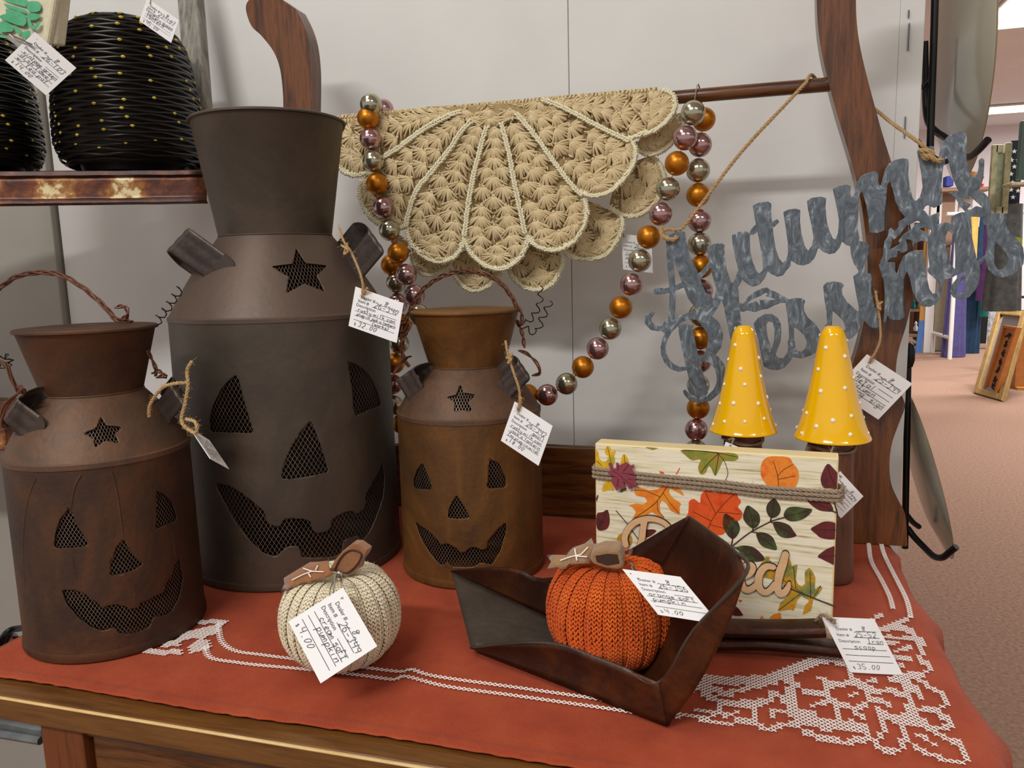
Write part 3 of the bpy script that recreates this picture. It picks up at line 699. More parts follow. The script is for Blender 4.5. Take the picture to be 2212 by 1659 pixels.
def hang_tag(label, TL, TR, BL, texts, twine=None, R=.0011, twist=0, bendz=0, group=None, hole=(.12, .10), twm='jute', skip=()):
    TL, TR, BL = [np.asarray(k, float) for k in (TL, TR, BL)]
    ex, ey = TR-TL, BL-TL; W, H = np.linalg.norm(ex), np.linalg.norm(ey); n = np.cross(ex, ey); n /= np.linalg.norm(n)
    if n@(CAM-TL) < 0: n = -n
    t = thing('hang_tag', label, 'tag', TL, group)
    def mp(u, v, off=0): 
        u = np.asarray(u, float); v = np.asarray(v, float)
        bend = bendz*(4*u*(1-u)-0)
        return TL+u[..., None]*ex+v[..., None]*ey+(off+bend)[..., None]*n if np.ndim(bend) else TL+u*ex+v*ey+(off+bend)*n
    us = np.linspace(0, 1, 25); vs = np.linspace(0, 1, 25); U, V = np.meshgrid(us, vs, indexing='ij')
    D = np.maximum(np.maximum(-U, U-1)-.001, np.maximum(-V, V-1)-.001)
    D = np.maximum(D, .028-np.hypot((U-hole[0]), (V-hole[1])*H/W)) 
    mb = MB(); fill(mb, D, us, vs, lambda u, v: mp(u, v, np.zeros_like(u))); mb.build('card', M['card'], t, smooth=False, solid=.0004)
    pr = MB(); hw = MB(); off = .00045
    def put(txt, x, y, h):
        h *= .80
        V_, F_ = textpolys(txt); u = x+V_[:, 0]*h; v = y-V_[:, 1]*h*W/H
        pr.add(mp(u, v, np.full_like(u, off)), F_)
    def rule(x0, x1, y, th=.0045):
        u = np.linspace(x0, x1, 6); A_ = mp(u, np.full(6, y-th), np.full(6, off)); B_ = mp(u, np.full(6, y+th), np.full(6, off))
        pr.add(np.vstack([A_, B_]), [(i, i+1, 7+i, 6+i) for i in range(5)])
    def pen(lines, th=.0042):
        for P in lines:
            P = np.asarray(P)
            for a_, b_ in zip(P[:-1], P[1:]):
                d = b_-a_; L = np.hypot(*d)
                if L < 1e-6: continue
                nn = np.array([-d[1], d[0]])/L*th; q = np.array([a_-nn, b_-nn, b_+nn, a_+nn])
                hw.add(mp(q[:, 0], q[:, 1]*W/H, np.full(4, off+.0001)), [(0, 1, 2, 3)])
    put('Dealer #', .14, .235, .105); rule(.50, .90, .245)
    put('Item #', .10, .345, .105); rule(.40, .90, .355)
    put('Description', .08, .455, .105); rule(.60, .92, .465)
    for y in (.575, .685, .795): rule(.08, .92, y)
    put('$', .10, .93, .09)
    k = H/W
    for (txt, x, y, h) in texts:
        wd = max(1, len(txt))*5*h*.92/6; av = 5.0*min(1, (.93-x)/wd); hh_ = h*.92*min(1, .35+.65*(.93-x)/wd)
        av = min(5.2, (.93-x)*6/(max(1, len(txt))*hh_))
        pen(hand(txt, x, y*k-.004, hh_, .22, av))
    tag(pr.build('printed_text', M['ink'], t, smooth=False), kind='stuff')
    tag(hw.build('handwriting', M['pen'], t, smooth=False), kind='stuff')
    if twine is not None:
        hp = mp(hole[0], hole[1], .001)
        for i, P in enumerate(twine):
            P = [np.asarray(p, float) if not isinstance(p, str) else hp for p in P]
            tb = MB(); rope(tb, np.array(P), R); fuzz(tb, np.array(P), R, int(10*len(P)))
            tb.build('twine', M[twm], t)
    return t, mp
def yy(s): return [ony(*p) for p in S(s)]
std = lambda item, l1, l2, l3, price, h=.10: [('8', .62, .235, .12), (item, .42, .345, .11), (l1, .12, .565, h), (l2, .12, .675, h), (l3, .12, .785, h), (price, .17, .93, .10)]
# cream pumpkin tag
hang_tag('white price tag standing in front of the cream knitted pumpkin', ony(741, 1269, .480), ony(815, 1396, .458), ony(623, 1343, .456),
 [('8', .62, .235, .12), ('26-349', .42, .345, .11), ('cream soft', .20, .565, .105), ('pumpkin', .30, .675, .105), ('4.00', .17, .93, .11)], hole=(.14, .10))
hang_tag('white price tag pinned to the orange knitted pumpkin', ony(1344, 1229, .494), ony(1470, 1246, .488), ony(1422, 1328, .478),
 std('26-356', 'orange soft', 'pumpkin', '', '4.00'), hole=(.10, .10))
hang_tag('white price tag hanging from the iron scoop handle', ony(1776, 1332, .598), ony(1888, 1337, .604), ony(1836, 1452, .585),
 [('8', .62, .235, .12), ('25-52', .42, .345, .11), ('Iron', .62, .455, .10), ('scoop', .30, .565, .105), ('35.00', .17, .93, .11)],
 twine=[[ony(1772, 1330, .600), 'h', ony(1800, 1346, .590)], [ony(1760, 1345, .608), ony(1775, 1328, .600), ony(1790, 1334, .592), 'h']], R=.0012, bendz=.002, hole=(.17, .06), twm='jutegrey')
hang_tag('white price tag hanging on twine from the metal words, over the right upright', ony(1873, 765, .862), ony(1971, 829, .866), ony(1801, 843, .860),
 std('25-399', 'Metal', 'autumn', '"hang" sign', '', .11), twine=[[ony(1891, 628, .856), ony(1896, 660, .856), ony(1901, 700, .856), ony(1900, 740, .856), 'h'], [ony(1893, 645, .857), ony(1902, 668, .852), ony(1896, 662, .852), ony(1906, 652, .856)], ['h', ony(1886, 768, .856), ony(1880, 778, .858)]], R=.0012, hole=(.14, .12))
hang_tag('white price tag tied to the right ear of the small amber milk can', ony(1112, 867, .668), ony(1194, 920, .664), ony(1082, 952, .660),
 std('26-342', 'rusty milk can', 'jack o lantern', '(no plug-in mild)', '18.00', .078)[:2]+[('small', .62, .455, .09), ('rusty milk can', .10, .565, .085), ('jack o lantern', .12, .675, .085), ('(no plug-in mild)', .10, .785, .078), ('18.00', .17, .92, .1)],
 twine=[[ony(1092, 736, .672), ony(1097, 765, .670), ony(1108, 800, .668), ony(1122, 845, .666), 'h'], [ony(1094, 772, .671), ony(1104, 776, .666), ony(1098, 784, .667), ony(1106, 762, .671)], [ony(1126, 858, .664), 'h', ony(1118, 880, .662)]], R=.0012, hole=(.16, .12))
hang_tag('white price tag with worn corner tied to the tall dark milk can', ony(768, 619, .648), ony(872, 655, .652), ony(753, 704, .640),
 std('26-340', 'rusty milk can', 'plug-in jack o lantern', '         (works)', '32.00', .078), twine=[[ony(733, 492, .660), ony(742, 520, .655), ony(760, 548, .652), ony(776, 585, .648), ony(784, 615, .646), 'h'], [ony(738, 530, .655), ony(752, 540, .648), ony(744, 548, .650), ony(750, 525, .656)], [ony(794, 622, .644), 'h', ony(783, 640, .642)]], R=.0012, hole=(.17, .14))
hang_tag('white price tag seen nearly edge on, tied to the left rusted can', ony(410, 925, .462), ony(452, 951, .500), ony(454, 991, .440),
 std('26-341', 'rusty milk can', 'jack o lantern', '(works)', '18.00', .08), twine=[[ony(415, 780, .470), ony(404, 800, .468), ony(406, 830, .466), ony(400, 870, .464), ony(392, 905, .462), ony(402, 925, .460), 'h'], [ony(404, 828, .466), ony(380, 828, .462), ony(350, 838, .466), ony(325, 872, .470), ony(322, 900, .474)], [ony(402, 905, .462), ony(422, 912, .458), ony(424, 935, .456), ony(408, 928, .460), ony(398, 918, .462)]], R=.0013, hole=(.16, .14))

# ---------------------------------------------------------------- crocheted doily over the bar
doi = thing('crocheted_doily', 'tan crocheted doily with cream trim folded over the towel bar', 'doily', (-.25, BARY, barz))
DY = .876
def C1(s): return cr(720, 160, 2.765, S(s))
rib = {k: crom(C1(v), 8) for k, v in {
 'A': '760,225 700,245 540,330 390,440 310,490', 'B': '820,285 760,350 700,440 600,570 500,690 450,830 435,905', 'C': '915,320 890,400 870,480 840,600 820,700 800,830 785,960',
 'D': '1005,300 1050,470 1080,640 1110,780 1145,945', 'E': '1100,240 1150,300 1230,400 1330,540 1430,670 1480,720', 'F': '1260,155 1350,190 1450,240 1600,320 1760,395'}.items()}
petals = {  # outline (crop px), base, tip, arc (outer edge for the trim)
 'P0': ('30,545 30,470 40,380 70,300 120,262 180,250 330,225 500,200 640,200 760,225 540,330 390,440 310,490 240,560 170,600 100,600', '700,215', '110,470', '190,590 150,602 100,600 50,575 28,530 35,450'),
 'P1': ('760,225 540,330 390,440 310,490 240,560 175,620 160,700 180,790 230,860 300,905 370,920 435,905 450,830 500,690 600,570 700,440 820,285', '780,260', '250,780', '170,640 160,720 185,800 240,870 300,905 380,925 430,905'),
 'P2': ('820,285 700,440 600,570 500,690 450,830 440,920 460,1000 520,1075 600,1115 660,1120 730,1085 775,1020 790,950 800,830 820,700 840,600 870,480 915,320', '870,300', '610,1060', '440,920 460,1000 520,1075 600,1115 660,1120 730,1085 775,1020 790,960'),
 'P3': ('915,320 870,480 840,600 820,700 800,830 785,950 800,1030 850,1100 920,1150 1000,1165 1080,1130 1140,1060 1165,980 1145,930 1110,780 1080,640 1050,470 1005,300', '960,310', '975,1110', '785,960 800,1030 850,1100 920,1150 1000,1165 1080,1130 1140,1060 1165,975'),
 'P4': ('1005,300 1050,470 1080,640 1110,780 1145,940 1190,1010 1260,1045 1340,1050 1430,1005 1490,920 1515,830 1500,760 1430,670 1330,540 1230,400 1100,240', '1060,290', '1370,960', '1150,950 1190,1010 1260,1045 1340,1050 1430,1005 1490,920 1515,830 1500,750'),
 'P5': ('1100,240 1230,400 1330,540 1430,670 1500,715 1580,722 1660,695 1730,630 1785,550 1805,460 1790,400 1760,390 1600,320 1450,240 1260,155', '1180,210', '1650,570', '1430,680 1500,718 1580,724 1660,697 1730,632 1785,552 1806,460 1780,400'),
 'P6': ('1260,155 1450,240 1600,320 1760,390 1830,362 1900,345 1970,300 2020,240 2042,180 2025,120 1980,98 1910,92 1830,110 1700,112 1500,130 1360,150', '1300,165', '1930,200', '1760,392 1830,362 1900,345 1970,300 2022,240 2044,180 2025,120 1975,98'),
 'PC': ('500,188 640,185 750,186 950,170 1150,160 1260,138 1400,150 1400,215 1210,290 1100,262 1005,310 915,330 820,300 700,250', '950,150', '950,300', ''),
 'B1': ('440,990 470,1080 490,1150 540,1195 620,1190 700,1150 740,1070 620,1040 520,1000', '600,950', '560,1170', '470,1080 490,1150 540,1195 620,1192 700,1150'),
 'B2': ('690,1060 715,1180 770,1260 850,1292 930,1262 1000,1185 1030,1100 860,1040', '850,1000', '850,1240', '700,1120 715,1180 770,1260 850,1292 930,1262 1000,1185'),
 'B3': ('1030,1120 1080,1220 1150,1275 1230,1290 1310,1250 1360,1150 1365,1060 1200,1010 1100,1040', '1180,1000', '1230,1230', '1030,1130 1080,1220 1150,1275 1230,1290 1310,1250 1362,1150 1368,1080'),
 'B4': ('1380,1060 1430,1095 1520,1105 1620,1085 1690,1000 1728,900 1715,840 1640,800 1500,740 1450,900', '1450,820', '1610,1000', '1380,1060 1430,1095 1520,1105 1620,1085 1690,1000 1728,900 1710,830'),
 'B5': ('1640,780 1700,830 1790,848 1880,810 1950,730 1978,630 1950,540 1890,480 1780,520 1680,640', '1680,600', '1880,690', '1650,800 1700,830 1790,848 1880,810 1950,730 1978,630 1950,540 1890,480'),
 'B6': ('1780,400 1850,470 1940,470 2030,400 2085,310 2080,230 2030,220 1950,310 1850,360', '1800,380', '2020,330', '1800,420 1850,470 1940,470 2030,400 2085,310 2080,240'),
 'B0': ('250,860 330,920 430,980 470,1060 430,1080 340,1000 270,920', '330,880', '430,1040', '')}
def dpt(x, y, off=0, base=DY):
    bulge = .004*sin((x-720)/40.0)*min(1, max(0, (y-250)/200))
    top = barz - .0  # wrap the top edge over the bar
    p = ony(x, y, base+bulge+off)
    return p
for nm, (ol, bs, tp, arc) in petals.items():
    back = nm[0] == 'B'; base = .9125 if back else DY
    if nm in ('B6',): base = .902
    poly = C1(ol); b0 = C1(bs)[0]; t0 = C1(tp)[0]
    pu = np.arange(poly[:, 0].min()-4, poly[:, 0].max()+8, 5.0); pv = np.arange(poly[:, 1].min()-4, poly[:, 1].max()+8, 5.0)
    X, Y = np.meshgrid(pu, pv, indexing='ij'); D = sd_poly(X, Y, poly)+3.0
    if nm in ('B6', 'B0'): D = D+8
    loff = .0020+.0004*list(petals).index(nm)+(.0004 if nm == 'PC' else 0) if not back else .0022+.0003*list(petals).index(nm)-.003
    if nm == 'PC': loff = .0008
    g = MB(); fill(g, D, pu, pv, lambda u, v: np.array([dpt(a_, b_, loff, base) for a_, b_ in zip(u, v)]))
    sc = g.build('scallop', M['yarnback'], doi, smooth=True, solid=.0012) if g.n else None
    st = MB(); ax = t0-b0; Lx = np.hypot(*ax); ax /= Lx; pr_ = np.array([-ax[1], ax[0]])
    def inside(x, y): return sd_poly(np.array([x]), np.array([y]), poly)[0]
    # width along the axis
    Lr = 33; row = 0; tpos = 4.0
    while tpos < Lx+8:
        c = b0+ax*tpos; ws_ = [s_ for s_ in np.arange(-160, 161, 4) if inside(*(c+pr_*s_)) < -1]
        if ws_:
            lo_, hi_ = min(ws_), max(ws_); wd = hi_-lo_; m_ = max(1, int(round(wd/44)))
            if row % 2 and m_ > 1: m_ -= 1
            for q in range(m_):
                s0 = lo_+wd*(q+.5)/m_ if not (row % 2 and m_ > 1) else lo_+wd*(q+.5)/m_
                bp = c+pr_*s0; ang0 = atan2(ax[1], ax[0])+(s0-(lo_+hi_)/2)/max(wd, 1)*.5
                last = tpos > Lx-26; nst = 19 if last else 13; spr = 1.55 if last else 1.05; LL = Lr*(1.35 if last else 1.1)
                for k in range(nst):
                    aa = ang0+spr*(2*k/(nst-1)-1)+rng.normal(0, .05); l_ = LL*rng.uniform(.82, 1.08)
                    e_ = bp+np.array([cos(aa), sin(aa)])*l_; dd = inside(*e_)
                    if dd > -2:
                        l_ = max(4, l_+min(0, -(dd+3))); e_ = bp+np.array([cos(aa), sin(aa)])*l_
                        if inside(*e_) > 1: continue
                    s1 = bp+np.array([cos(aa), sin(aa)])*3
                    for w_ in (0,):
                        o_ = np.array([-sin(aa), cos(aa)])*0
                        jj = rng.normal(0, .0006)
                        p3 = dpt(s1[0], s1[1], -.0034, base); q3 = dpt(e_[0], e_[1], .0004+jj, base)
                        st.cap(p3, q3, .00135, 5, np.array([0, -.0018, 0]))
                # knot at the base of the shell
                for k in range(4):
                    aa = rng.uniform(0, 2*pi); p3 = dpt(bp[0]+4*cos(aa), bp[1]+4*sin(aa), -.003, base); q3 = dpt(bp[0]-4*cos(aa), bp[1]-4*sin(aa), -.003, base); st.cap(p3, q3, .0011, 5)
        tpos += 21 if Lx > 120 else 18; row += 1
    # loose linking stitches inside the outline
    area_ = int(abs(np.dot(poly[:, 0], np.roll(poly[:, 1], 1))-np.dot(poly[:, 1], np.roll(poly[:, 0], 1)))/2/85)
    for _ in range(area_):
        x_ = rng.uniform(poly[:, 0].min(), poly[:, 0].max()); y_ = rng.uniform(poly[:, 1].min(), poly[:, 1].max())
        if inside(x_, y_) > -4: continue
        aa = rng.uniform(0, pi); l_ = 5; st.cap(dpt(x_-l_*cos(aa), y_-l_*sin(aa), rng.uniform(-.001, .0012), base), dpt(x_+l_*cos(aa), y_+l_*sin(aa), rng.uniform(-.001, .0012), base), .0010, 5, np.array([0, -.0008, 0]))
    tag(st.build('crochet_stitches', M['yarn'] if not back else M['yarn'], sc or doi, smooth=True, ang=80), kind='stuff')
    if arc:
        P = resamp(crom(C1(arc), 6), 5.2); e = MB()
        T_ = np.gradient(P, axis=0); T_ /= np.linalg.norm(T_, axis=1)[:, None]
        for p, t_ in zip(P, T_):
            n_ = np.array([-t_[1], t_[0]]); c_in = C1(ol).mean(0); n_ = n_ if (p-c_in)@n_ > 0 else -n_
            for sg in (-1, 1):
                a2 = p+n_*sg*3.5-t_*3.5+rng.normal(0, .6, 2); b2 = p+t_*3.5+n_*rng.normal(0, 1.2)
                e.cap(dpt(a2[0], a2[1], -.001, base), dpt(b2[0], b2[1], -.0022, base), .00125, 5, np.array([0, -.0012, 0]))
            a2 = p-n_*9.5+rng.normal(0, .8, 2); b2 = p+n_*1.0+t_*2; e.cap(dpt(a2[0], a2[1], 0, base), dpt(b2[0], b2[1], -.001, base), .0012, 5)
            a2 = p+n_*1.0-t_*2; b2 = p+n_*rng.uniform(4.5, 7.5)+t_*1.5; e.cap(dpt(a2[0], a2[1], -.0006, base), dpt(b2[0], b2[1], .0004, base), .0012, 5)
        e.build('edging', M['cream'], sc or doi, smooth=True, ang=80)
for k, P in rib.items():
    e = MB(); P = resamp(P, 6.0); T_ = np.gradient(P, axis=0); T_ /= np.linalg.norm(T_, axis=1)[:, None]
    for p, t_ in zip(P, T_):
        n_ = np.array([-t_[1], t_[0]])
        for sg in (-1, 1):
            a2 = p+n_*sg*5.0-t_*4.5+rng.normal(0, .8, 2); b2 = p+t_*4.0+n_*sg*.6
            e.cap(dpt(a2[0], a2[1], -.0040), dpt(b2[0], b2[1], -.0050), .00125, 5, np.array([0, -.0012, 0]))
    e.build('rib_chain', M['cream'], doi, smooth=True, ang=80)
# fold over the bar
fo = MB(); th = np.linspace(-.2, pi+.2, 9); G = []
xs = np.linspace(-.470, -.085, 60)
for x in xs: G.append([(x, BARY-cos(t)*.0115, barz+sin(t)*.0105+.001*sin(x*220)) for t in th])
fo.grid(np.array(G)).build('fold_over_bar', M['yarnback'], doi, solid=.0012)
st = MB()
for x in np.arange(-.470, -.085, .0042):
    for t in np.linspace(-.1, pi*.8, 5):
        p = np.array([x, BARY-cos(t)*.0132, barz+sin(t)*.012]); q = np.array([x+rng.normal(0, .0015), BARY-cos(t+.5)*.0132, barz+sin(t+.5)*.012]); st.cap(p, q, .00125, 5)
tag(st.build('crochet_stitches', M['yarn'], doi, ang=80), kind='stuff')

# ---------------------------------------------------------------- bead garland
gar = thing('bead_garland', 'garland of copper, champagne and mauve beads looped over the towel bar', 'garland', (-.19, .87, barz))
BR = .0129
def beadmesh(nm, m):
    mb = MB(); mb.lathe([(BR*sin(a_)+1e-5, -BR*cos(a_)) for a_ in np.linspace(.06, pi-.06, 20)], (0, 0, 0), 32)
    o = mb.build(nm, m, None); me = o.data; bpy.data.objects.remove(o); return me
bm = {'c': beadmesh('champagne_bead', M['champ']), 'o': beadmesh('copper_bead', M['copper']), 'm': beadmesh('mauve_bead', M['mauve'])}
def strand(pts, seq, Y):
    P = np.array([ony(p[0], p[1], p[2] if len(p) > 2 else Y) for p in pts])
    for p, c in zip(P, seq):
        o = bpy.data.objects.new('bead', bm[c]); COL.objects.link(o); o.parent = gar; o.location = Vector(p-wl(gar))
        o.rotation_euler = (random.uniform(-.3, .3), random.uniform(-.3, .3), 0)
        o['label'] = {'c': 'champagne silver bead', 'o': 'matte copper orange bead', 'm': 'shiny mauve pink bead'}[c]
    return P
r1_ = strand(S('801,226 795,255 800,300 806,348 814,397 828,448 841,497 860,546 878,593 895,638 905,680,.85'), 'comcomcomcoc'.replace('coc', 'mco')[:11], .862)
for o in [k for k in gar.children]: pass
strand(S('828,237'), 'm', .905)
r2_ = strand(S('845,572 855,610 858,655 868,700 862,742 852,785 848,830 850,875 868,915'), 'ocmocomco', .885)
seq3 = 'cmocmocmocmocmo'
r3_ = strand(S('1497,244,.868 1480,298,.868 1462,353,.868 1443,408 1427,462 1401,512 1382,563 1364,614 1341,664 1318,710 1291,753 1259,793 1224,829 1182,853 1140,853'), seq3, .874)
r4_ = strand(S('1520,258,.905 1512,313 1508,368 1508,421 1511,477 1511,527 1515,576 1515,628 1512,680 1513,730 1512,781 1508,832 1508,881 1504,928 1503,973 1500,1015 1502,1060,.875 1500,1100,.86'), 'omcomcomcomcomcomc'[:18], .890)
sg = MB()
for P in (r1_, r2_, r3_, r4_): sg.tube(crom(P, 3), .0007, 5)
sg.tube(crom(np.array([r1_[0], (r1_[0][0], BARY, barz+.016), ony(828, 237, .905)]), 5), .0007, 5)
sg.tube(crom(np.array([r3_[0], (r3_[0][0]+.004, BARY, barz+.012), r4_[0]]), 5), .0007, 5)
sg.build('string', M['chrome'], gar)

# ---------------------------------------------------------------- metal words sign
c1 = (1380, 420, 6.9125); c2 = (1660, 340, 6.9125); c3 = (1900, 270, 7.0897); c4 = (1380, 640, 6.9125); c5 = (1580, 560, 6.9125); c6 = (1820, 460, 5.643)
solids = [(c1, '405,720 440,600 600,540 690,560 715,740 790,980 900,1190 940,1330 1040,1560 1140,1600 1120,1790 860,1720 740,1560 690,1430 640,1300 530,985 510,970 440,1000'),
 (c1, '1020,780 1120,735 1240,730 1285,750 1280,900 1310,1110 1370,1290 1410,1340 1460,1320 1490,1440 1500,1660 1490,1760 1300,1760 1265,1660 1235,1560 1190,1680 1100,1800 1000,1780 1130,1540 1160,1410 1110,1250 1060,1050 1030,900'),
 (c1, '1390,610 1480,560 1600,550 1670,580 1655,640 1665,850 1700,1010 1760,1150 1800,1180 1850,1130 1860,980 2000,950 1905,1150 1880,1250 1800,1350 1700,1380 1640,1350 1560,1290 1490,1150 1450,980 1400,750'),
 (c1, '1700,160 1800,120 1930,105 1980,140 1975,270 1990,420 2010,600 2040,800 2090,950 2150,1020 2195,980 2260,950 2270,1060 2215,1120 2150,1210 2070,1230 1980,1190 1925,1145 1880,1250 1850,1100 1850,980 1800,700 1760,500 1720,300'),
 (c2, '220,815 290,780 400,765 475,785 470,950 490,1130 540,1320 590,1395 640,1370 730,1350 730,1390 690,1500 620,1580 520,1615 430,1600 340,1540 310,1650 240,1680 190,1580 250,1560 290,1450 290,1280 250,1000'),
 (c2, '575,650 640,605 780,585 860,610 850,750 870,950 910,1100 960,1210 1000,1225 1040,1160 1100,1200 1095,1260 1060,1350 990,1430 910,1445 820,1410 745,1350 720,1400 590,1400 650,1310 675,1200 640,1000 590,770'),
 (c2, '960,470 1040,430 1170,405 1225,430 1220,540 1245,605 1270,560 1290,520 1370,520 1340,700 1340,900 1325,1060 1360,1200 1340,1260 1220,1320 1160,1310 1110,1260 1040,1290 1000,1225 1040,1130 1055,940 1010,700'),
 (c2, '1290,540 1320,380 1380,280 1480,230 1590,205 1640,240 1635,350 1655,420 1680,420 1700,330 1740,180 1790,100 1880,40 2000,15 2080,25 2095,70 2085,250 2110,450 2150,600 2200,690 2280,720 2260,860 2150,920 2030,885 1960,800 1890,640 1850,460 1805,350 1770,440 1760,600 1730,850 1730,1090 1640,1130 1510,1130 1490,900 1460,720 1400,510 1370,540 1340,640'),
 (c3, '570,400 640,360 800,320 835,340 830,470 980,600 960,750 940,1050 970,1170 940,1220 840,1270 760,1240 710,1190 680,1290 560,1330 480,1340 540,1180 620,1100 660,950 640,750 600,520'),
 (c3, '900,520 930,380 960,270 1040,180 1150,120 1260,100 1330,130 1340,300 1330,500 1350,650 1400,780 1450,805 1500,740 1520,640 1520,540 1560,505 1605,530 1600,650 1590,800 1550,950 1500,1010 1480,1060 1230,1030 1180,960 1120,800 1080,650 1050,530 1020,450 1000,500 1000,600 960,640'),
 (c3, '1040,1030 1220,1020 1300,1000 1500,1000 1600,1040 1660,1100 1700,1200 1700,1380 1640,1420 1520,1410 1390,1400 1330,1350 1240,1240 1200,1180 1150,1110'),
 (c5, '160,705 210,590 300,520 350,480 450,435 530,420 590,460 650,480 740,530 850,590 880,640 800,650 740,650 640,690 540,740 460,750 350,790 250,765 180,760'),
 (c5, '330,960 400,870 500,815 600,815 690,870 740,970 745,1100 730,1230 670,1390 660,1420 700,1470 770,1475 830,1400 860,1300 930,1300 920,1450 880,1520 790,1620 680,1655 570,1640 480,1600 440,1400 400,1180 350,1050'),
 (c5, '850,600 960,575 1060,585 1105,620 1080,680 1085,770 1140,870 1240,950 1310,1050 1350,1150 1340,1280 1300,1360 1200,1430 1050,1480 960,1470 900,1440 830,1480 850,1330 840,1230 860,1190 855,1000 830,800 805,650'),
 (c5, '1370,400 1420,345 1530,330 1640,345 1680,385 1650,440 1655,530 1720,630 1830,730 1900,800 1940,900 1930,1000 1880,1100 1800,1175 1700,1220 1600,1240 1400,1200 1400,980 1430,960 1420,780 1390,600'),
 (c6, '95,420 90,360 210,340 300,365 325,400 320,470 290,560 260,640 250,680 290,730 345,740 355,800 350,950 380,1100 450,1250 460,1380 400,1410 330,1390 250,1300 210,1310 180,1250 200,1150 160,950 130,770 190,730 195,700 140,620 105,520'),
 (c6, '440,640 500,560 530,600 640,600 640,700 660,750 690,640 740,530 830,470 920,455 980,480 1000,600 1030,800 1060,930 1100,985 1150,970 1180,900 1160,780 1235,790 1215,830 1210,960 1190,1030 1130,1110 1060,1145 970,1140 900,1070 850,950 820,800 785,710 750,780 740,950 740,1120 760,1260 720,1300 620,1310 570,1290 550,1240 520,1340 500,1330 515,1000 500,830 465,720'),
 (c6, '1040,330 1080,220 1150,140 1240,110 1320,130 1330,40 1440,-10 1560,-10 1570,100 1580,300 1610,450 1640,590 1760,500 1780,520 1670,640 1680,700 1660,850 1620,940 1540,1030 1440,1060 1350,1030 1310,960 1330,880 1390,800 1470,740 1500,690 1420,740 1330,790 1230,820 1160,830 1110,740 1060,650 1045,500'),
 (c6, '1740,30 1800,0 1900,0 1990,20 2000,60 1985,110 2010,200 2080,270 2150,350 2200,420 2212,520 2205,620 2150,700 2060,760 1950,790 1850,760 1780,690 1740,600 1745,500 1770,330'),
 (c6, '450,620 490,520 500,440 510,350 550,290 560,210 590,180 640,220 680,180 680,110 740,70 830,10 900,-30 1000,-30 1050,40 1100,20 1170,-10 1185,20 1160,120 1150,180 1080,210 1020,180 930,190 1030,240 1050,310 1040,350 960,340 880,380 830,330 770,320 790,400 790,460 720,490 670,450 660,540 590,550 530,600')]
holes = [(c3, '1230,1105 1370,1130 1370,1060 1430,1130 1590,1270 1480,1240 1380,1300 1340,1290 1400,1220 1280,1160'),
 (c5, '220,670 300,600 430,550 520,495 540,520 510,550 650,590 640,605 420,605 430,690 370,625 290,650'),
 (c5, '525,960 570,925 620,950 645,1050 640,1200 610,1330 590,1310 545,1180 525,1050'),
 (c5, '935,1010 1020,1070 1090,1140 1125,1230 1110,1320 1050,1375 990,1370 955,1320 950,1230 935,1200'),
 (c5, '1510,770 1600,850 1670,920 1690,970 1700,1040 1650,1120 1520,1100 1500,960'),
 (c6, '1255,280 1290,210 1340,250 1370,380 1375,560 1370,690 1300,600 1265,450'), (c6, '1400,900 1440,830 1490,790 1500,870 1480,970 1410,985 1385,960'),
 (c6, '1860,350 1930,420 2000,500 2020,560 2000,630 1950,690 1890,690 1850,620 1845,500 1850,420'),
 (c6, '570,450 600,380 600,310 620,330 700,260 770,170 790,130 805,220 740,260 680,340 700,375'), (c6, '805,150 900,100 960,100 880,150 830,220 815,200')]
strokes = [(c1, '450,700,45 465,950,45 495,1300,45 505,1500,45 500,1730,45 480,1860,50 450,1960,60 400,2010,60'), (c1, '270,1445,50 330,1445,50 400,1440,42 540,1400,42 680,1340,40'),
 (c4, '205,255,30 140,310,44 138,390,46 205,460,48 300,485,38 380,470,45 440,400,60 490,330,40'), (c1, '900,1230,38 980,1150,38 1050,1060,32 1060,1020,20'),
 (c1, '1380,1400,90 1450,1340,50 1490,1270,50 1510,1180,45'), (c1, '1700,560,42 1760,500,50 1840,450,45 1930,440,40 2000,450,42 2060,405,32'),
 (c4, '980,90,140 1010,220,110 980,300,85'), (c4, '1375,50,115 1400,250,112 1430,420,105 1450,600,90'), (c4, '1450,150,60 1560,170,60'),
 (c4, '560,385,45 650,325,50 760,290,55 880,290,65 980,330,100 1095,450,115 1148,590,112 1125,730,105 1065,860,75 1000,930,55'),
 (c4, '930,935,45 1000,930,55 1070,930,60 1140,960,75 1205,1050,75 1230,1180,68 1220,1300,58 1160,1420,52 1050,1520,44 900,1560,38 780,1530,35 710,1460,32 685,1420,26'),
 (c4, '700,520,105 760,800,108 830,1100,110 880,1290,115 910,1390,105'), (c4, '620,450,30 700,470,60 800,450,20'),
 (c4, '560,400,45 460,510,42 390,640,36 360,760,34 370,860,38 420,970,42 500,1050,42 600,1090,36 700,1075,30'),
 (c4, '820,1400,80 900,1440,70 980,1430,50'), (c3, '500,1230,70 600,1230,70 700,1180,60'), (c6, '1100,700,60 1190,790,50 1200,830,40'), (c3, '1650,1350,55 1690,1420,60 1640,1480,60')]
SY = .858
us = np.arange(1385, 2216, 1.9); vs = np.arange(280, 885, 1.9); X, Y = np.meshgrid(us, vs, indexing='ij'); D = np.full(X.shape, 1e9)
def mind(D, fn, P, X=X, Y=Y, us=us, vs=vs):
    i0, i1 = np.searchsorted(us, [P[:, 0].min()-25, P[:, 0].max()+25]); j0, j1 = np.searchsorted(vs, [P[:, 1].min()-25, P[:, 1].max()+25])
    return (slice(i0, i1), slice(j0, j1))
for c, s in solids:
    P = cr(*c, S(s)); sl = mind(D, None, P); D[sl] = np.minimum(D[sl], sd_poly(X[sl], Y[sl], P))
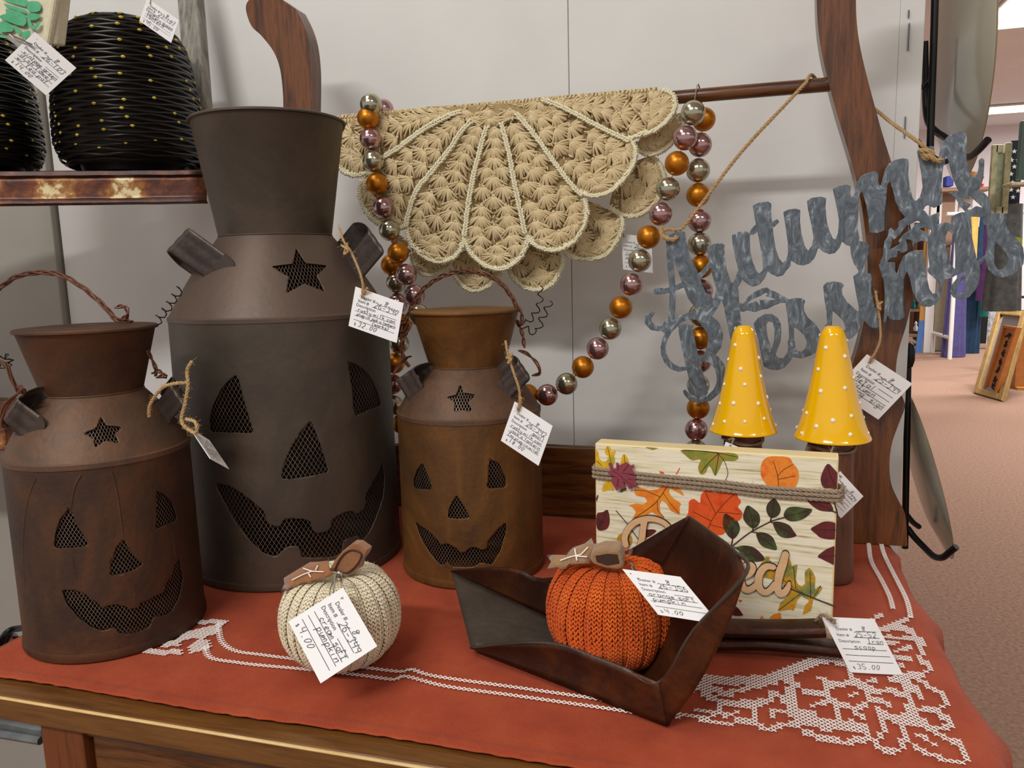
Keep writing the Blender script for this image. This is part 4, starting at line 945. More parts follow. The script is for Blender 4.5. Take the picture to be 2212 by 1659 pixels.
for c, s in strokes:
    P = cr(*c, S(s)); sl = mind(D, None, P); D[sl] = np.minimum(D[sl], sd_stroke(X[sl], Y[sl], P))
for c, s in holes:
    P = cr(*c, S(s)); sl = mind(D, None, P); D[sl] = np.maximum(D[sl], -sd_poly(X[sl], Y[sl], P))
sgn = thing('metal_word_sign', 'cut metal Autumn Blessings sign hanging on twine over the right upright', 'sign', ony(1800, 560, SY))
def signmap(u, v): return np.array([ony(a_, b_, SY-.010*max(0, (a_-1960)/250)) for a_, b_ in zip(u, v)])
mb = MB(); fill(mb, D, us, vs, signmap); mb.build('lettering', M['sign'], sgn, smooth=True, ang=30, solid=.0014)
tw = MB(); P = np.array([ony(1432, 508, SY-.004), ony(1441, 495, SY+.004), ony(1470, 495, SY+.002), ony(1500, 460, SY), ony(1600, 330, SY+.004), ony(1700, 222, SY+.010), ony(1742, 178, BARY-.012)])
rope(tw, P, .0019)
P2 = np.array([ony(1742, 178, BARY-.012), (ony(1752, 170, BARY)[0], BARY, barz+.011), ony(1775, 180, BARY+.014), ony(1840, 200, UY+.028), ony(1895, 240, UY+.026), ony(1930, 268, UY), ony(1975, 300, SY), ony(2005, 325, SY-.003)])
rope(tw, P2, .0019); fuzz(tw, np.vstack([P, P2]), .002, 120, .006)
rope(tw, np.array([ony(1428, 490, SY-.003), ony(1430, 508, SY-.005), ony(1443, 516, SY-.006), ony(1456, 518, SY-.004), ony(1462, 510, SY-.002)]), .0026)
rope(tw, np.array([ony(1988, 325, SY-.006), ony(2002, 326, SY-.009), ony(2015, 330, SY-.009), ony(2002, 342, SY-.008), ony(1992, 335, SY-.006), ony(2008, 338, SY-.010), ony(2025, 348, SY-.009), ony(2034, 344, SY-.007)]), .0026)
tw.build('twine', M['jute'], sgn)

# ---------------------------------------------------------------- mushrooms
def mushroom(label, cx, cy, rc, zc_, tip, lean, stem_r, tw_=True):
    t = thing('ceramic_mushroom', label, 'mushroom', (cx, cy, .752), 'yellow mushrooms behind the leaf block')
    H = tip-zc_; k = np.array([(.0, 1.0), (.12, .997), (.20, .985), (.27, .955), (.33, .91), (.40, .80), (.50, .62), (.62, .42), (.76, .23), (.88, .10), (.96, .03), (1.0, 0.0), (.985, -.012), (.90, -.006), (.6, .02), (.3, .03)])
    prof = [(rc*a_+1e-5, zc_+H*b_) for a_, b_ in k[::-1]]
    pr3 = crom(np.array(prof), 4); V = MB(); V.lathe(pr3, (cx, cy, 0), 80)
    a = V.v[0]; a[:, 0] += lean*(a[:, 2]-zc_)/H; V.build('cap', M['yellow'], t, ang=60)
    kk = k[1:12]; d = MB(); n = 0; prev = []
    r_ = random.Random(int(cx*1000)+3)
    for _ in range(900):
        zt = r_.uniform(.05, .97); th = r_.uniform(0, 2*pi)
        rr = np.interp(zt, kk[::-1, 1], kk[::-1, 0])*rc
        if r_.random() > rr/rc+.15: continue
        p = np.array([cx+rr*cos(th)+lean*zt, cy+rr*sin(th), zc_+H*zt])
        if any(np.linalg.norm(p-q) < .0158 for q in prev): continue
        prev.append(p); nn = sdir([cos(th), sin(th), rc/H*.9]); rd = r_.uniform(.0017, .0023)
        d.lathe([(rd*sin(a_)+1e-6, rd*.6*cos(a_)) for a_ in np.linspace(0, pi/2, 4)], p, 10, axis=nn)
    d.build('dot_glaze', M['dot'], t); tag(t.children[-1], kind='stuff')
    MB().lathe([(.0005, .752), (stem_r*1.02, .752), (stem_r*1.04, .756), (stem_r*1.0, .76), (stem_r*.80, zc_+.008), (.001, zc_+.01)], (cx, cy, 0), 40).build('stem', M['stem'], t)
    tb = MB(); z0 = zc_-.010
    for k_ in range(2):
        P = [(cx+(stem_r*.86+.001)*cos(a_), cy+(stem_r*.86+.001)*sin(a_), z0+.002*sin(a_*2+k_)) for a_ in np.linspace(0, 2*pi*.98, 16)]; rope(tb, np.array(P), .0009)
    tb.build('twine', M['jutegrey'], t)
    return t
mushroom('yellow cone mushroom with white dots, right one and slightly larger, before the oak upright', .0925, .778, .0347, .892, .9985, -.003, .0235)
mushroom('yellow cone mushroom with white dots, left one, before the plain wall', .0106, .800, .0336, .8915, .9975, -.001, .0225)

# ---------------------------------------------------------------- printed block
tl = ony(1285, 957, .650); trp = onz(1812, 990, tl[2]); ztopb = tl[2]
exb = np.array([trp[0]-tl[0], trp[1]-tl[1], 0]); Wb = np.linalg.norm(exb); exb /= Wb; nb = np.array([-exb[1], exb[0], 0])    # nb points back
blk = thing('wooden_block_sign', 'cream wooden block printed with autumn leaves, wrapped with twine', 'sign', (tl[0], tl[1], .7535))
ztk = .019
MB().prism([tl*[1, 1, 0]+(0, 0, .7535), tl*[1, 1, 0]+exb*Wb+(0, 0, .7535), tl+exb*Wb, tl], nb*ztk).build('block', M['blockedge'], blk, smooth=False, bev=.0012, fixn=True)
def onblk(px, py, off=0):
    d = ray(px, py); P0 = tl-nb*off; s = ((P0-CAM)@nb)/(d@nb); return CAM+s*d
def bl2(u, v, off): return np.array([tl+exb*a_-nb*off+np.array([0, 0, b_-tl[2]]) for a_, b_ in zip(u, v)])
fp = MB(); e_ = .0014
MB().prism([tl+exb*e_-(0, 0, e_)-nb*.0002, tl+exb*(Wb-e_)-(0, 0, e_)-nb*.0002, tl*[1, 1, 0]+exb*(Wb-e_)+(0, 0, .7545)-nb*.0002, tl*[1, 1, 0]+exb*e_+(0, 0, .7545)-nb*.0002], nb*.0003).build('printed_face', M['blockface'], blk, smooth=False, fixn=True)
ca = (1270, 930, 6.1444); cb = (1540, 930, 6.1444); cc = (1540, 1130, 6.1444)
L_ = lambda n, c, **k: mat(n, c, .6, scale=k.pop('scale', 90), detail=5, **k)
lm = {'yel': L_('leaf_yellow', ['C89A10', 'E8B81A', 'A8A020']), 'gry': L_('leaf_green_orange', ['6E7E2A', '93902E', 'C0762A']), 'org': L_('leaf_orange', ['E0661A', 'EE8A1E', 'F0A030']), 'red': L_('leaf_red_orange', ['D84410', 'E85A18', 'C83C0C']),
 'oyl': L_('leaf_flame', ['E8500E', 'F0902A', 'E05A10']), 'mar': L_('leaf_maroon', ['4A1618', '6A2222', '3A1418']), 'grn': L_('leaf_green', ['3C5A26', '56733A', '2E3E20']), 'mgn': L_('leaf_maroon_green', ['4E1E22', '3A3420', '506A34'], scale=70),
 'tea': L_('leaf_teal_gold', ['4A6E66', '8A8A3A', 'D89A1E', 'B86A1E'], scale=60), 'ink': M['ink'], 'brn': L_('leaf_stem', ['3A2418'])}
def leaf(c, s, m, off=.0006, sm=True, vein=None):
    P = cr(*c, S(s)); 
    if sm: P = crom(P, 3, True)
    Q = np.array([onblk(x, y) for x, y in P]); u = (Q-tl)@exb; v = Q[:, 2]
    u = np.clip(u, .0006, Wb-.0006); v = np.clip(v, .755, tl[2]-.0006); pl = np.stack([u, v], 1)
    us = np.arange(u.min()-.001, u.max()+.0015, .0009); vs = np.arange(v.min()-.001, v.max()+.0015, .0009); X, Y = np.meshgrid(us, vs, indexing='ij')
    mb = MB(); fill(mb, sd_poly(X, Y, pl), us, vs, lambda a_, b_: bl2(a_, b_, off)); 
    o = mb.build('printed_leaf', lm[m] if isinstance(m, str) else m, blk, smooth=False)
    if vein:
        vb = MB()
        for vv in vein.split('|'):
            VP = cr(*c, S(vv)); vb.tube([onblk(x, y, off+.0001) for x, y in (crom(VP, 3) if len(VP) > 2 else VP)], .00028, 3)
        vb.build('leaf_vein', lm['brn'], o, smooth=False)
    return o
leaf(ca, '92,240 140,290 150,360 200,410 250,400 270,340 225,290 260,200 300,230 310,280 370,260 350,330 360,400 330,470 290,500 240,510 170,480 92,440', 'yel', vein='110,400 190,470|260,220 290,340 310,470')
leaf(ca, '480,310 520,350 545,430 500,460 440,450 450,360', 'yel', vein='480,320 495,440'); leaf(ca, '190,805 215,700 290,650 330,720 350,790 270,790', 'yel')
leaf(ca, '430,825 450,770 510,760 500,790', 'grn'); leaf(ca, '740,212 840,215 940,232 860,255', 'gry', sm=False)
leaf(ca, '1235,255 1500,262 1740,285 1940,300 2000,350 1940,400 1800,400 1760,470 1690,600 1640,500 1600,470 1560,560 1490,575 1465,480 1500,380 1420,390 1370,385 1290,320', 'gry', vein='1740,300 1500,272 1260,262|1740,300 1600,430 1500,560|1740,300 1690,590|1740,300 1980,350|1700,285 1800,390 1850,520 1855,590 1825,660')
leaf(ca, '940,535 1000,545 1025,570 970,570', 'red', sm=False); leaf(ca, '1160,590 1215,490 1235,470 1225,500 1180,585', 'red', sm=False)
leaf(ca, '600,775 680,790 650,740 760,770 820,790 930,780 1010,700 1200,735 1290,875 1200,820 1090,760 1070,800 1110,880 1240,965 1215,1010 1220,1115 1100,1060 1040,960 980,920 950,980 960,1080 1030,1165 920,1120 850,1075 760,1130 680,1170 580,1190 640,1080 590,1010 535,990 640,965 730,980 790,940 760,880 640,860', 'org', sm=False, vein='1050,740 960,880 850,1000 620,1160|960,880 760,800 620,790|1000,830 1120,1000 1210,1100|920,940 930,1060 1010,1150')
leaf(ca, '1345,935 1400,905 1450,930 1490,960 1500,860 1560,790 1630,795 1700,830 1750,780 1860,780 1980,795 1990,880 2035,940 1990,1010 2050,1080 2040,1150 1990,1195 1900,1190 1870,1250 1830,1330 1790,1375 1690,1385 1590,1380 1590,1430 1520,1400 1450,1300 1380,1260 1290,1180 1330,1100 1340,1000', 'red', vein='1560,1400 1640,1200 1780,1000 1960,830|1640,1200 1400,1080|1700,1110 1560,820|1720,1080 2030,1110|1620,1250 1820,1300')
leaf(cb, '740,345 1000,352 1060,430 1120,500 1140,600 1110,720 1050,760 880,745 740,735 660,640 635,560 650,430', 'oyl', vein='870,740 860,600 800,400|860,600 940,520 1060,450|860,650 1100,600')
leaf(cb, '1522,438 1600,500 1670,590 1672,700 1650,775 1560,760 1470,755 1430,660 1450,560', 'mar', vein='1522,450 1560,600 1640,760'); leaf(cb, '1240,912 1400,915 1540,940 1600,1060 1500,1070 1380,1040', 'mar', vein='1260,920 1590,1060')
leaf(cb, '1298,1303 1380,1250 1480,1205 1600,1215 1662,1260 1662,1420 1560,1442 1430,1420 1370,1370', 'mar', vein='1320,1310 1650,1320'); leaf(cc, '1390,438 1480,360 1560,320 1652,312 1650,548 1540,520 1440,470', 'mar', vein='1400,440 1645,430')
leaf(ca, '118,1110 200,1080 262,1050 290,1160 280,1260 230,1315 125,1305', 'mar', vein='262,1055 180,1200 130,1290'); leaf(ca, '130,850 145,850 110,980 105,900', 'mar', sm=False)
for c, s, vn in ((cb, '165,1098 240,1140 320,1190 360,1290 330,1380 265,1437 190,1380 140,1280 130,1180', '165,1110 250,1300 262,1430'), (cb, '465,990 560,1050 615,1110 625,1200 590,1270 530,1295 450,1240 400,1150 420,1060', '465,1000 510,1130 530,1290'), (cb, '808,895 870,960 900,1040 870,1120 775,1160 715,1080 720,980', '808,905 800,1050 775,1155'),
   (cb, '945,1150 950,1080 1000,1020 1100,1008 1220,1025 1320,1045 1260,1130 1150,1190 1030,1200', '950,1150 1130,1100 1310,1050'), (cb, '800,1212 920,1215 1020,1260 1070,1330 1108,1395 990,1425 890,1400 830,1320', '805,1220 950,1320 1100,1392'), (cb, '580,1352 700,1355 790,1410 830,1490 848,1580 740,1565 640,1520 590,1430', '585,1355 700,1460 842,1575'), (cc, '300,325 400,295 520,310 610,370 690,475 590,510 470,500 380,450 345,370', '305,327 450,400 680,475')):
    leaf(c, s, 'mgn', vein=vn)
def twig(c, q, r): MB().tube([onblk(x, y, .0008) for x, y in crom(cr(*c, S(q)), 3)], r, 4).build('printed_twig', lm['brn'], blk)
for s in ('190,1600 240,1550 400,1420 530,1330 760,1210 850,1180 945,1155', '530,1330 530,1295', '240,1550 262,1437', '760,1210 775,1160', '760,1210 800,1225', '515,1345 585,1355', '240,1550 310,1555', '1600,930 1640,1050 1660,1150', '1560,1060 1640,1090'): twig(cb, s, .0005)
twig(ca, '370,1060 430,1130 530,1250 680,1460', .0004); twig(cc, '940,830 1100,900 1250,960 1400,1020 1632,1108', .0006)
leaf(cc, '705,440 760,440 750,500 830,620 960,700 930,600 990,520 1010,460 1040,520 1040,570 1125,545 1110,650 1100,740 1130,810 1180,840 1225,800 1220,640 1280,585 1325,640 1360,720 1350,880 1430,820 1455,860 1400,940 1330,1010 1300,1160 1190,1215 1220,1090 1280,1030 1260,1010 1170,960 1120,1020 1070,1160 1030,1140 860,1165 900,1050 1000,960 960,880 940,800 780,740 600,700 560,640', 'tea', sm=False, vein='760,500 940,760 1250,960|1160,940 880,1150|1300,1000 1290,640|1330,1000 1430,830|1100,860 1070,580')
leaf(cc, '750,1250 800,1210 900,1175 910,1280 770,1285', 'org', sm=False); leaf(cc, '610,1275 660,1215 680,1280', 'oyl', sm=False); leaf(cc, '290,1100 350,1140 385,1190 400,1222 300,1225 240,1190', 'mar'); leaf(cc, '340,1010 410,1020 350,1050', 'red', sm=False)
leaf(ca, '400,1480 390,1420 430,1370 500,1370 580,1400 590,1470 560,1525 430,1520', 'tea'); leaf(ca, '800,1310 880,1310 905,1340 780,1420 690,1370 720,1320', 'mar')
# wooden cursive letters
letters = [(ca, '512,1500,44 498,1400,44 540,1300,44 620,1215,44 720,1172,44 820,1155,42 920,1168,40 1020,1212,38 1080,1280,38 1050,1370,38 900,1440,38'), (ca, '760,1190,44 742,1290,44 730,1400,44 700,1520,44 680,1640,44'),
 (ca, '900,1440,36 1060,1480,40 1110,1580,42 1020,1700,42 860,1760,42 700,1740,40'),
 (cc, '-560,500,36 -480,420,34 -440,300,34 -480,280,30 -530,400,36 -520,620,38 -440,680,36 -380,600,34'), (cc, '-380,600,34 -280,600,34 -250,520,34 -310,500,34 -360,600,36 -320,690,38 -220,700,36 -140,600,34'),
 (cc, '-140,600,30 -60,500,32 -40,600,36 -20,700,38 -90,740,34'), (cc, '-20,740,30 80,640,32 130,520,32 150,640,36 170,740,38 100,780,34'),
 (cc, '200,780,34 330,720,38 430,690,40 500,645,42 538,575,38 505,525,32 440,540,34 400,600,40 375,700,45 395,815,50 450,868,45 520,850,42 590,790,38'),
 (cc, '800,565,40 720,555,44 650,610,46 612,700,48 610,800,48 640,870,48 700,900,44 760,870,40 830,790,40'), (cc, '965,395,44 935,510,50 890,640,54 868,760,48 862,850,48 890,920,46 950,900,44 1000,830,34 1015,775,20')]
LD = []
for c, s in letters:
    P = cr(*c, S(s)); P = np.column_stack([crom(P, 4)]) ; Q = np.array([onblk(x, y) for x, y, r in P]); sc_ = np.linalg.norm(onblk(1600, 1100)-onblk(1601, 1100))
    LD.append(np.stack([(Q-tl)@exb, Q[:, 2], P[:, 2]*sc_], 1))
allp = np.vstack(LD); us = np.arange(allp[:, 0].min()-.004, allp[:, 0].max()+.004, .0008); vs = np.arange(max(.756, allp[:, 1].min()-.004), allp[:, 1].max()+.004, .0008)
X, Y = np.meshgrid(us, vs, indexing='ij'); D = np.full(X.shape, 1e9)
for P in LD: D = np.minimum(D, sd_stroke(X, Y, P))
mb = MB(); fill(mb, D, us, vs, lambda a_, b_: bl2(a_, b_, .0032)); mb.build('wooden_lettering', M['ply'], blk, smooth=False)
mb = MB(); fill(mb, D-.0003, us, vs, lambda a_, b_: bl2(a_, b_, .0018)); mb.build('burnt_letter_edge', M['burnt'], blk, smooth=False, solid=.0024)
# maroon leaf
P = cr(*ca, S('270,440 300,425 330,510 375,505 372,430 400,440 420,480 430,455 450,450 500,425 530,440 560,470 605,455 605,500 570,525 610,560 605,590 500,570 640,610 640,640 620,670 655,735 600,760 555,725 580,770 545,780 500,700 450,640 490,740 480,780 430,755 375,800 345,740 320,700 310,640 350,610 300,600 265,560 300,520'))
Q = np.array([onblk(x, y, .0045) for x, y in P])
MB().prism(Q, nb*.002).build('maroon_leaf', M['maroon'], blk, smooth=False, fixn=True)
vb = MB()
for s in ('330,530 420,590 520,680 640,750', '400,470 395,530', '540,450 470,540', '300,590 380,620', '400,640 390,740', '520,640 610,650', '440,560 600,580'):
    vb.tube([onblk(x, y, .0047) for x, y in cr(*ca, S(s))], .0003, 4)
vb.build('leaf_groove', M['maroonline'], blk)
tw = MB()
for k, dy in enumerate((-9, 0, 9)):
    F_ = [onblk(x, y+dy, .0020+(k % 2)*.0006) for x, y in S('1287,1021 1330,1026 1400,1034 1480,1042 1560,1050 1640,1060 1720,1066 1800,1072 1811,1072')]
    R_ = [F_[-1]+exb*.003+nb*.006+(0, 0, .001), F_[-1]+exb*.0025+nb*.018, F_[-1]+nb*.024-exb*.004]
    L2 = [F_[0]-exb*.0028+nb*.018, F_[0]-exb*.003+nb*.006]
    rope(tw, np.array([L2[0]-(-exb*.004)+nb*.006]+L2+F_+R_), .0017); fuzz(tw, np.array(F_), .0017, 40, .005)
    rope(tw, np.array([R_[-1], R_[-1]*.5+L2[0]*.5+nb*.001, L2[0]+exb*.004+nb*.006]), .0017)
tw.build('twine_wrap', M['jutegrey'], blk)

# ---------------------------------------------------------------- iron scoop
sp = thing('iron_scoop', 'dark brown iron scoop with flared back holding the orange pumpkin', 'scoop', (-.10, .56, .7525))
A = onz(975, 1235, .782); B = onz(1017, 1399, .7585); Dd = onz(1442, 1568, .7530)
n1 = sdir([-(Dd-B)[1], (Dd-B)[0], 0])
def hitp(x, y, P, n): 
    d = ray(x, y); return CAM+d*(((P-CAM)@n)/(d@n))
fl = lambda p, o: p-n1*o
FF = hitp(1612, 1238, B-n1*.004, n1); Dp = hitp(1424, 1474, B, n1); hump = hitp(1215, 1394, B, n1); hump2 = hitp(1285, 1420, B, n1); D2 = hitp(1350, 1445, B, n1)
E2 = Dd+(A-B)*[1, 1, 0]*1.02+(0, 0, .003); nA = n1
GG = hitp(1490, 1118, A, nA); r1p = hitp(1060, 1226, A, nA); r2p = hitp(1120, 1230, A, nA); r3p = hitp(1170, 1250, A, nA); r4p = hitp(1300, 1235, A, nA)*[1, 1, 1]; r5p = hitp(1370, 1182, A, nA); r6p = hitp(1440, 1140, A, nA)
def lerp(a_, b_, t): return a_+(b_-a_)*t
th_ = .0022
def ruled(lo_, hi_, n=14, m=8, bulge=None):
    lo_ = resamp(crom(lo_, 6), 1); hi_ = hi_
    return None
def surf(lowpts, highpts, n=30, m=8, bul=None):
    lo_ = crom(np.array(lowpts), 8); hi_ = crom(np.array(highpts), 8)
    def rs(P):
        L = np.r_[0, np.cumsum(np.linalg.norm(np.diff(P, axis=0), axis=1))]; t = np.linspace(0, L[-1], n); return np.stack([np.interp(t, L, P[:, k]) for k in range(3)], 1)
    lo_, hi_ = rs(lo_), rs(hi_); G = np.array([[lerp(lo_[i], hi_[i], j/(m-1)) for j in range(m)] for i in range(n)])
    if bul is not None:
        for i in range(n):
            for j in range(m): G[i, j] += np.asarray(bul)*sin(pi*i/(n-1))*sin(pi*j/(m-1))
    return G
# floor
MB().grid(surf([B, lerp(B, Dd, .5), Dd], [A, lerp(A, E2, .5), E2], 20, 10)).build('scoop_floor', M['irongrey'], sp, solid=th_)
# near wall (bottom edge B->Dd->F, rim B..D'..F)
MB().grid(surf([B, lerp(B, Dd, .35), lerp(B, Dd, .7), Dd], [B+(0, 0, .001), lerp(B, hump, .6)+(0, 0, .002), hump, hump2, D2, Dp], 30, 8, -n1*-.002)).build('side_wall', M['iron'], sp, solid=th_)
MB().grid(surf([Dd, lerp(Dd, FF, .35)+(.004, 0, -.004), lerp(Dd, FF, .75)+(.003, 0, -.004), FF], [Dp, hitp(1500, 1360, B-n1*.002, n1), hitp(1530, 1322, B-n1*.003, n1), FF+(-.001, 0, .001)], 24, 6)).build('side_wall', M['iron'], sp, solid=th_)
# far wall
MB().grid(surf([A, lerp(A, E2, .35), lerp(A, E2, .7), E2], [A+(0, 0, .001), r1p, r2p, r3p, lerp(r3p, r5p, .5)+(0, 0, -.004), r5p], 30, 8)).build('side_wall', M['iron'], sp, solid=th_)
MB().grid(surf([E2, lerp(E2, GG, .5)+(.004, 0, -.004), GG], [r5p, r6p, GG+(-.001, 0, .001)], 16, 6)).build('side_wall', M['iron'], sp, solid=th_)
# back wall between the two sides
top = [FF, hitp(1590, 1190, lerp(FF, GG, .35), sdir([.9, -.3, 0])), hitp(1545, 1150, lerp(FF, GG, .7), sdir([.9, -.3, 0])), GG]
MB().grid(surf([Dd, lerp(Dd, E2, .5), E2], [FF, lerp(FF, GG, .33)+(.006, 0, .001), lerp(FF, GG, .7)+(.004, 0, .000), GG], 20, 14, (.004, 0, -.004))).build('back_wall', M['iron'], sp, solid=th_)
rimt = MB(); rimt.tube(crom(np.array([B, lerp(B, hump, .6)+(0, 0, .003), hump, hump2, D2, Dp, hitp(1500, 1360, B-n1*.002, n1), FF, lerp(FF, GG, .33)+(.006, 0, .001), lerp(FF, GG, .7)+(.004, 0, 0), GG]), 6), .0013, 6)
rimt.build('rolled_rim', M['irongrey'], sp)
# handle: folded strip, upper and lower leaf joined at the end
hb = MB()
for (px, zoff, hw_, hh) in (('1500,1356 1560,1356 1640,1358 1720,1358 1780,1356', 0, .010, .0052), ('1500,1384 1560,1386 1640,1386 1720,1392 1780,1398 1815,1402', 0, .009, .0048)):
    P = crom(np.array([ony(x, y, .600+.00002*(x-1500)) for x, y in S(px)]), 6)
    T, A_, B_ = frames(P); k = 12; ths = np.linspace(0, 2*pi, k, endpoint=False); G = []
    for p, t in zip(P, T):
        up_ = np.array([0, 0, 1.]); sd_ = sdir(np.cross(t, up_)); up2 = np.cross(sd_, t)
        G.append([p+sd_*hw_*np.sign(cos(a_))*abs(cos(a_))**.5+up2*hh*np.sign(sin(a_))*abs(sin(a_))**.6 for a_ in ths])
    G = np.array(G); G = np.concatenate([G, G[:, :1]], 1); hb.grid(G); hb.add(G[-1, :-1], [tuple(range(k))]); hb.add(G[0, :-1], [tuple(range(k))])
hb.build('handle', M['iron'], sp, ang=60)

# ---------------------------------------------------------------- knitted pumpkins
def pumpkin(name, label, c, rx, rz, m1, m2, cols, rows, lobes, feltm, tilt=0):
    t = thing(name, label, 'pumpkin', (c[0], c[1], c[2]-rz))
    c = np.asarray(c, float)
    def pt(th, ph, off=0):      # ph 0 top .. pi bottom
        rr = (sin(ph)**.82)*(rx+off); lob = 1-.045*abs(cos(lobes*th/2))**6*sin(ph); dip = .22*rz*math.exp(-(ph/.42)**2)+.05*rz*math.exp(-((pi-ph)/.4)**2)*-1
        z = cos(ph)*(rz+off)-dip
        fl_ = 1 if ph < pi/2 else 1-.0*(ph-pi/2)
        if ph > pi*.5: z = -abs(cos(ph))**.85*(rz+off)
        return c+np.array([rr*lob*fl_*cos(th), rr*lob*fl_*sin(th), max(z, -rz+.0004)])
    n, m = 96, 40
    G = np.array([[pt(2*pi*i/n, .02+(pi-.04)*j/(m-1), -.0012) for j in range(m)] for i in range(n+1)])
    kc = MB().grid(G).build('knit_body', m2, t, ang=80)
    st = MB()
    for i in range(cols):
        grp = i % 4; raised = grp in (0, 1, 2); off = .0004 if raised else -.0009
        for j in range(rows):
            ph = .16+(pi-.50)*(j+.5)/rows; dph = (pi-.5)/rows; th = 2*pi*(i+.5)/cols; dth = 2*pi/cols*.46
            wsc = min(1, sin(ph)*1.3+.15)
            if wsc < .45 and i % 2: continue
            jt = rng.normal(0, .004, 4)
            a_ = pt(th+jt[0], ph+dph*.62, off+.0006); 
            for sg in (-1, 1):
                b_ = pt(th+sg*dth+jt[1], ph-dph*.5+jt[2]*.5, off); st.cap(a_, b_, rx*2*pi/cols*.235*max(wsc, .4), 4)
    tag(st.build('knit_stitches', m1, kc, ang=80), kind='stuff')
    fz = MB()
    for _ in range(700):
        p = pt(rng.uniform(0, 2*pi), rng.uniform(.2, 2.5), .001); d = rng.normal(size=3)*.5+(p-c)/rx; d /= np.linalg.norm(d)
        q = p+d*.0022*rng.uniform(.4, 1.2); fz.tube([p, (p+q)/2+rng.normal(size=3)*.0005, q], .00006, 3, False)
    tag(fz.build('wool_fuzz', m1, kc, smooth=False), kind='stuff')
    return t, pt
cc_ = ony(735, 1322, .516)
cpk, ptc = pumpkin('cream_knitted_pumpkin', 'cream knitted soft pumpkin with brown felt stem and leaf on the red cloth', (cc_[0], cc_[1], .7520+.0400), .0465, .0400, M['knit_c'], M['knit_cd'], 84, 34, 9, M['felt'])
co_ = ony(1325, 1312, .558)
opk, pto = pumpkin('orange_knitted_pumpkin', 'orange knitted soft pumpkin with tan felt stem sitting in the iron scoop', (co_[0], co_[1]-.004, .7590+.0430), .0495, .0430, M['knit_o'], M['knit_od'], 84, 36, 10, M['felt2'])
def felt(t, pts, Y, name, m, th=.0016, wob=.0008):
    P = [ony(p[0], p[1], p[2] if len(p) > 2 else Y) for p in pts]
    P = np.array(P); c = P.mean(0); d = sdir(CAM-c)
    n = len(P); mid = c+d*.0012
    V = np.vstack([P, (P+c)/2+d*.001, [mid]])
    Fc = [(i, (i+1) % n, n+(i+1) % n, n+i) for i in range(n)]+[(n+i, n+(i+1) % n, 2*n) for i in range(n)]
    return MB().add(V, Fc).build(name, m, t, smooth=True, ang=60, solid=th)
K6 = (560, 1120, 3.95); K7 = (960, 1100, 3.16)
def fz6(K, s): return cr(K[0], K[1], K[2], S(s))
def withy(P, y0, gx, gy, x0, yy0): return [(p[0], p[1], y0+gx*(p[0]-x0)+gy*(p[1]-yy0)) for p in P]
P = fz6(K6, '585,362 600,440 640,470 570,505 450,530 440,555 380,545 290,590 230,610 180,640 220,560 215,510 330,440 440,375 520,372')
lf = felt(cpk, withy(P, .493, -.00006, -.00022, 700, 1235), .5, 'felt_leaf', M['felt'])
stt = MB()
for s in ('280,525 370,480 450,450 550,455', '375,425 430,445 460,450', '480,440 500,400', '420,470 440,500'):
    stt.tube([np.array(ony(p[0], p[1], p[2])) for p in withy(fz6(K6, s), .4895, -.00006, -.00022, 700, 1235)], .0005, 5)
stt.build('leaf_stitching', M['thread'], lf)
P = fz6(K6, '590,450 640,360 710,280 790,215 840,220 920,275 900,320 860,370 850,430 770,485 700,470'); P3 = [ony(p[0], p[1], .507) for p in P]
MB().prism(np.array(P3), (0, .010, 0)).build('felt_stem', M['felt'], cpk, smooth=False, bev=.001, fixn=True)
P = fz6(K6, '650,440 700,330 780,270 860,290 870,330 830,400 760,460 700,460'); MB().tube(crom(np.array([ony(p[0], p[1], .5062) for p in P]), 4, True), .0007, 5, closed=True).build('stem_seam', M['burnt'], cpk)
P = fz6(K7, '700,315 790,335 880,265 960,240 1005,200 1020,240 1070,235 1040,280 1000,330 990,370 900,375 830,385 810,415 770,395 705,405 730,360')
lf = felt(opk, withy(P, .532, .00004, -.00030, 1270, 1210), .53, 'felt_leaf', M['felt2'])
stt = MB()
for s in ('790,350 860,325 930,310 980,260', '890,270 905,350', '900,320 975,325'):
    stt.tube([np.array(ony(p[0], p[1], p[2])) for p in withy(fz6(K7, s), .5285, .00004, -.00030, 1270, 1210)], .0006, 5)
stt.build('leaf_stitching', M['thread'], lf)
P = fz6(K7, '1000,300 1080,270 1190,275 1215,330 1225,400 1180,415 1100,405 1020,380 990,350')
MB().prism(np.array([ony(p[0], p[1], .524) for p in P]), (0, .014, .002)).build('felt_stem', M['felt2'], opk, smooth=False, bev=.002, fixn=True)
P = fz6(K7, '1030,320 1110,305 1180,310 1195,370 1110,385 1040,360'); MB().prism(np.array([ony(p[0], p[1], .5235) for p in P]), (0, .001, 0)).build('stem_end', M['burnt'], opk, smooth=False, fixn=True)
def pin(t, s, Y, r=.0006):
    MB().tube(crom(np.array([ony(p[0], p[1], p[2] if len(p) > 2 else Y) for p in s]), 6), r, 6).build('safety_pin', M['chrome'], t)
pin(cpk, S('736,1252,.486 730,1240,.484 724,1238,.483 722,1262,.481 720,1290,.478 724,1302,.476 732,1304,.476 728,1298,.478'), .48)
pin(cpk, S('730,1236,.484 737,1240,.484 738,1250,.484 731,1250,.484 730,1240,.484'), .484, .0012)
pin(opk, S('1362,1216,.500 1368,1222,.498 1374,1240,.494 1380,1250,.490 1376,1248,.492 1366,1226,.496 1360,1222,.499'), .49)

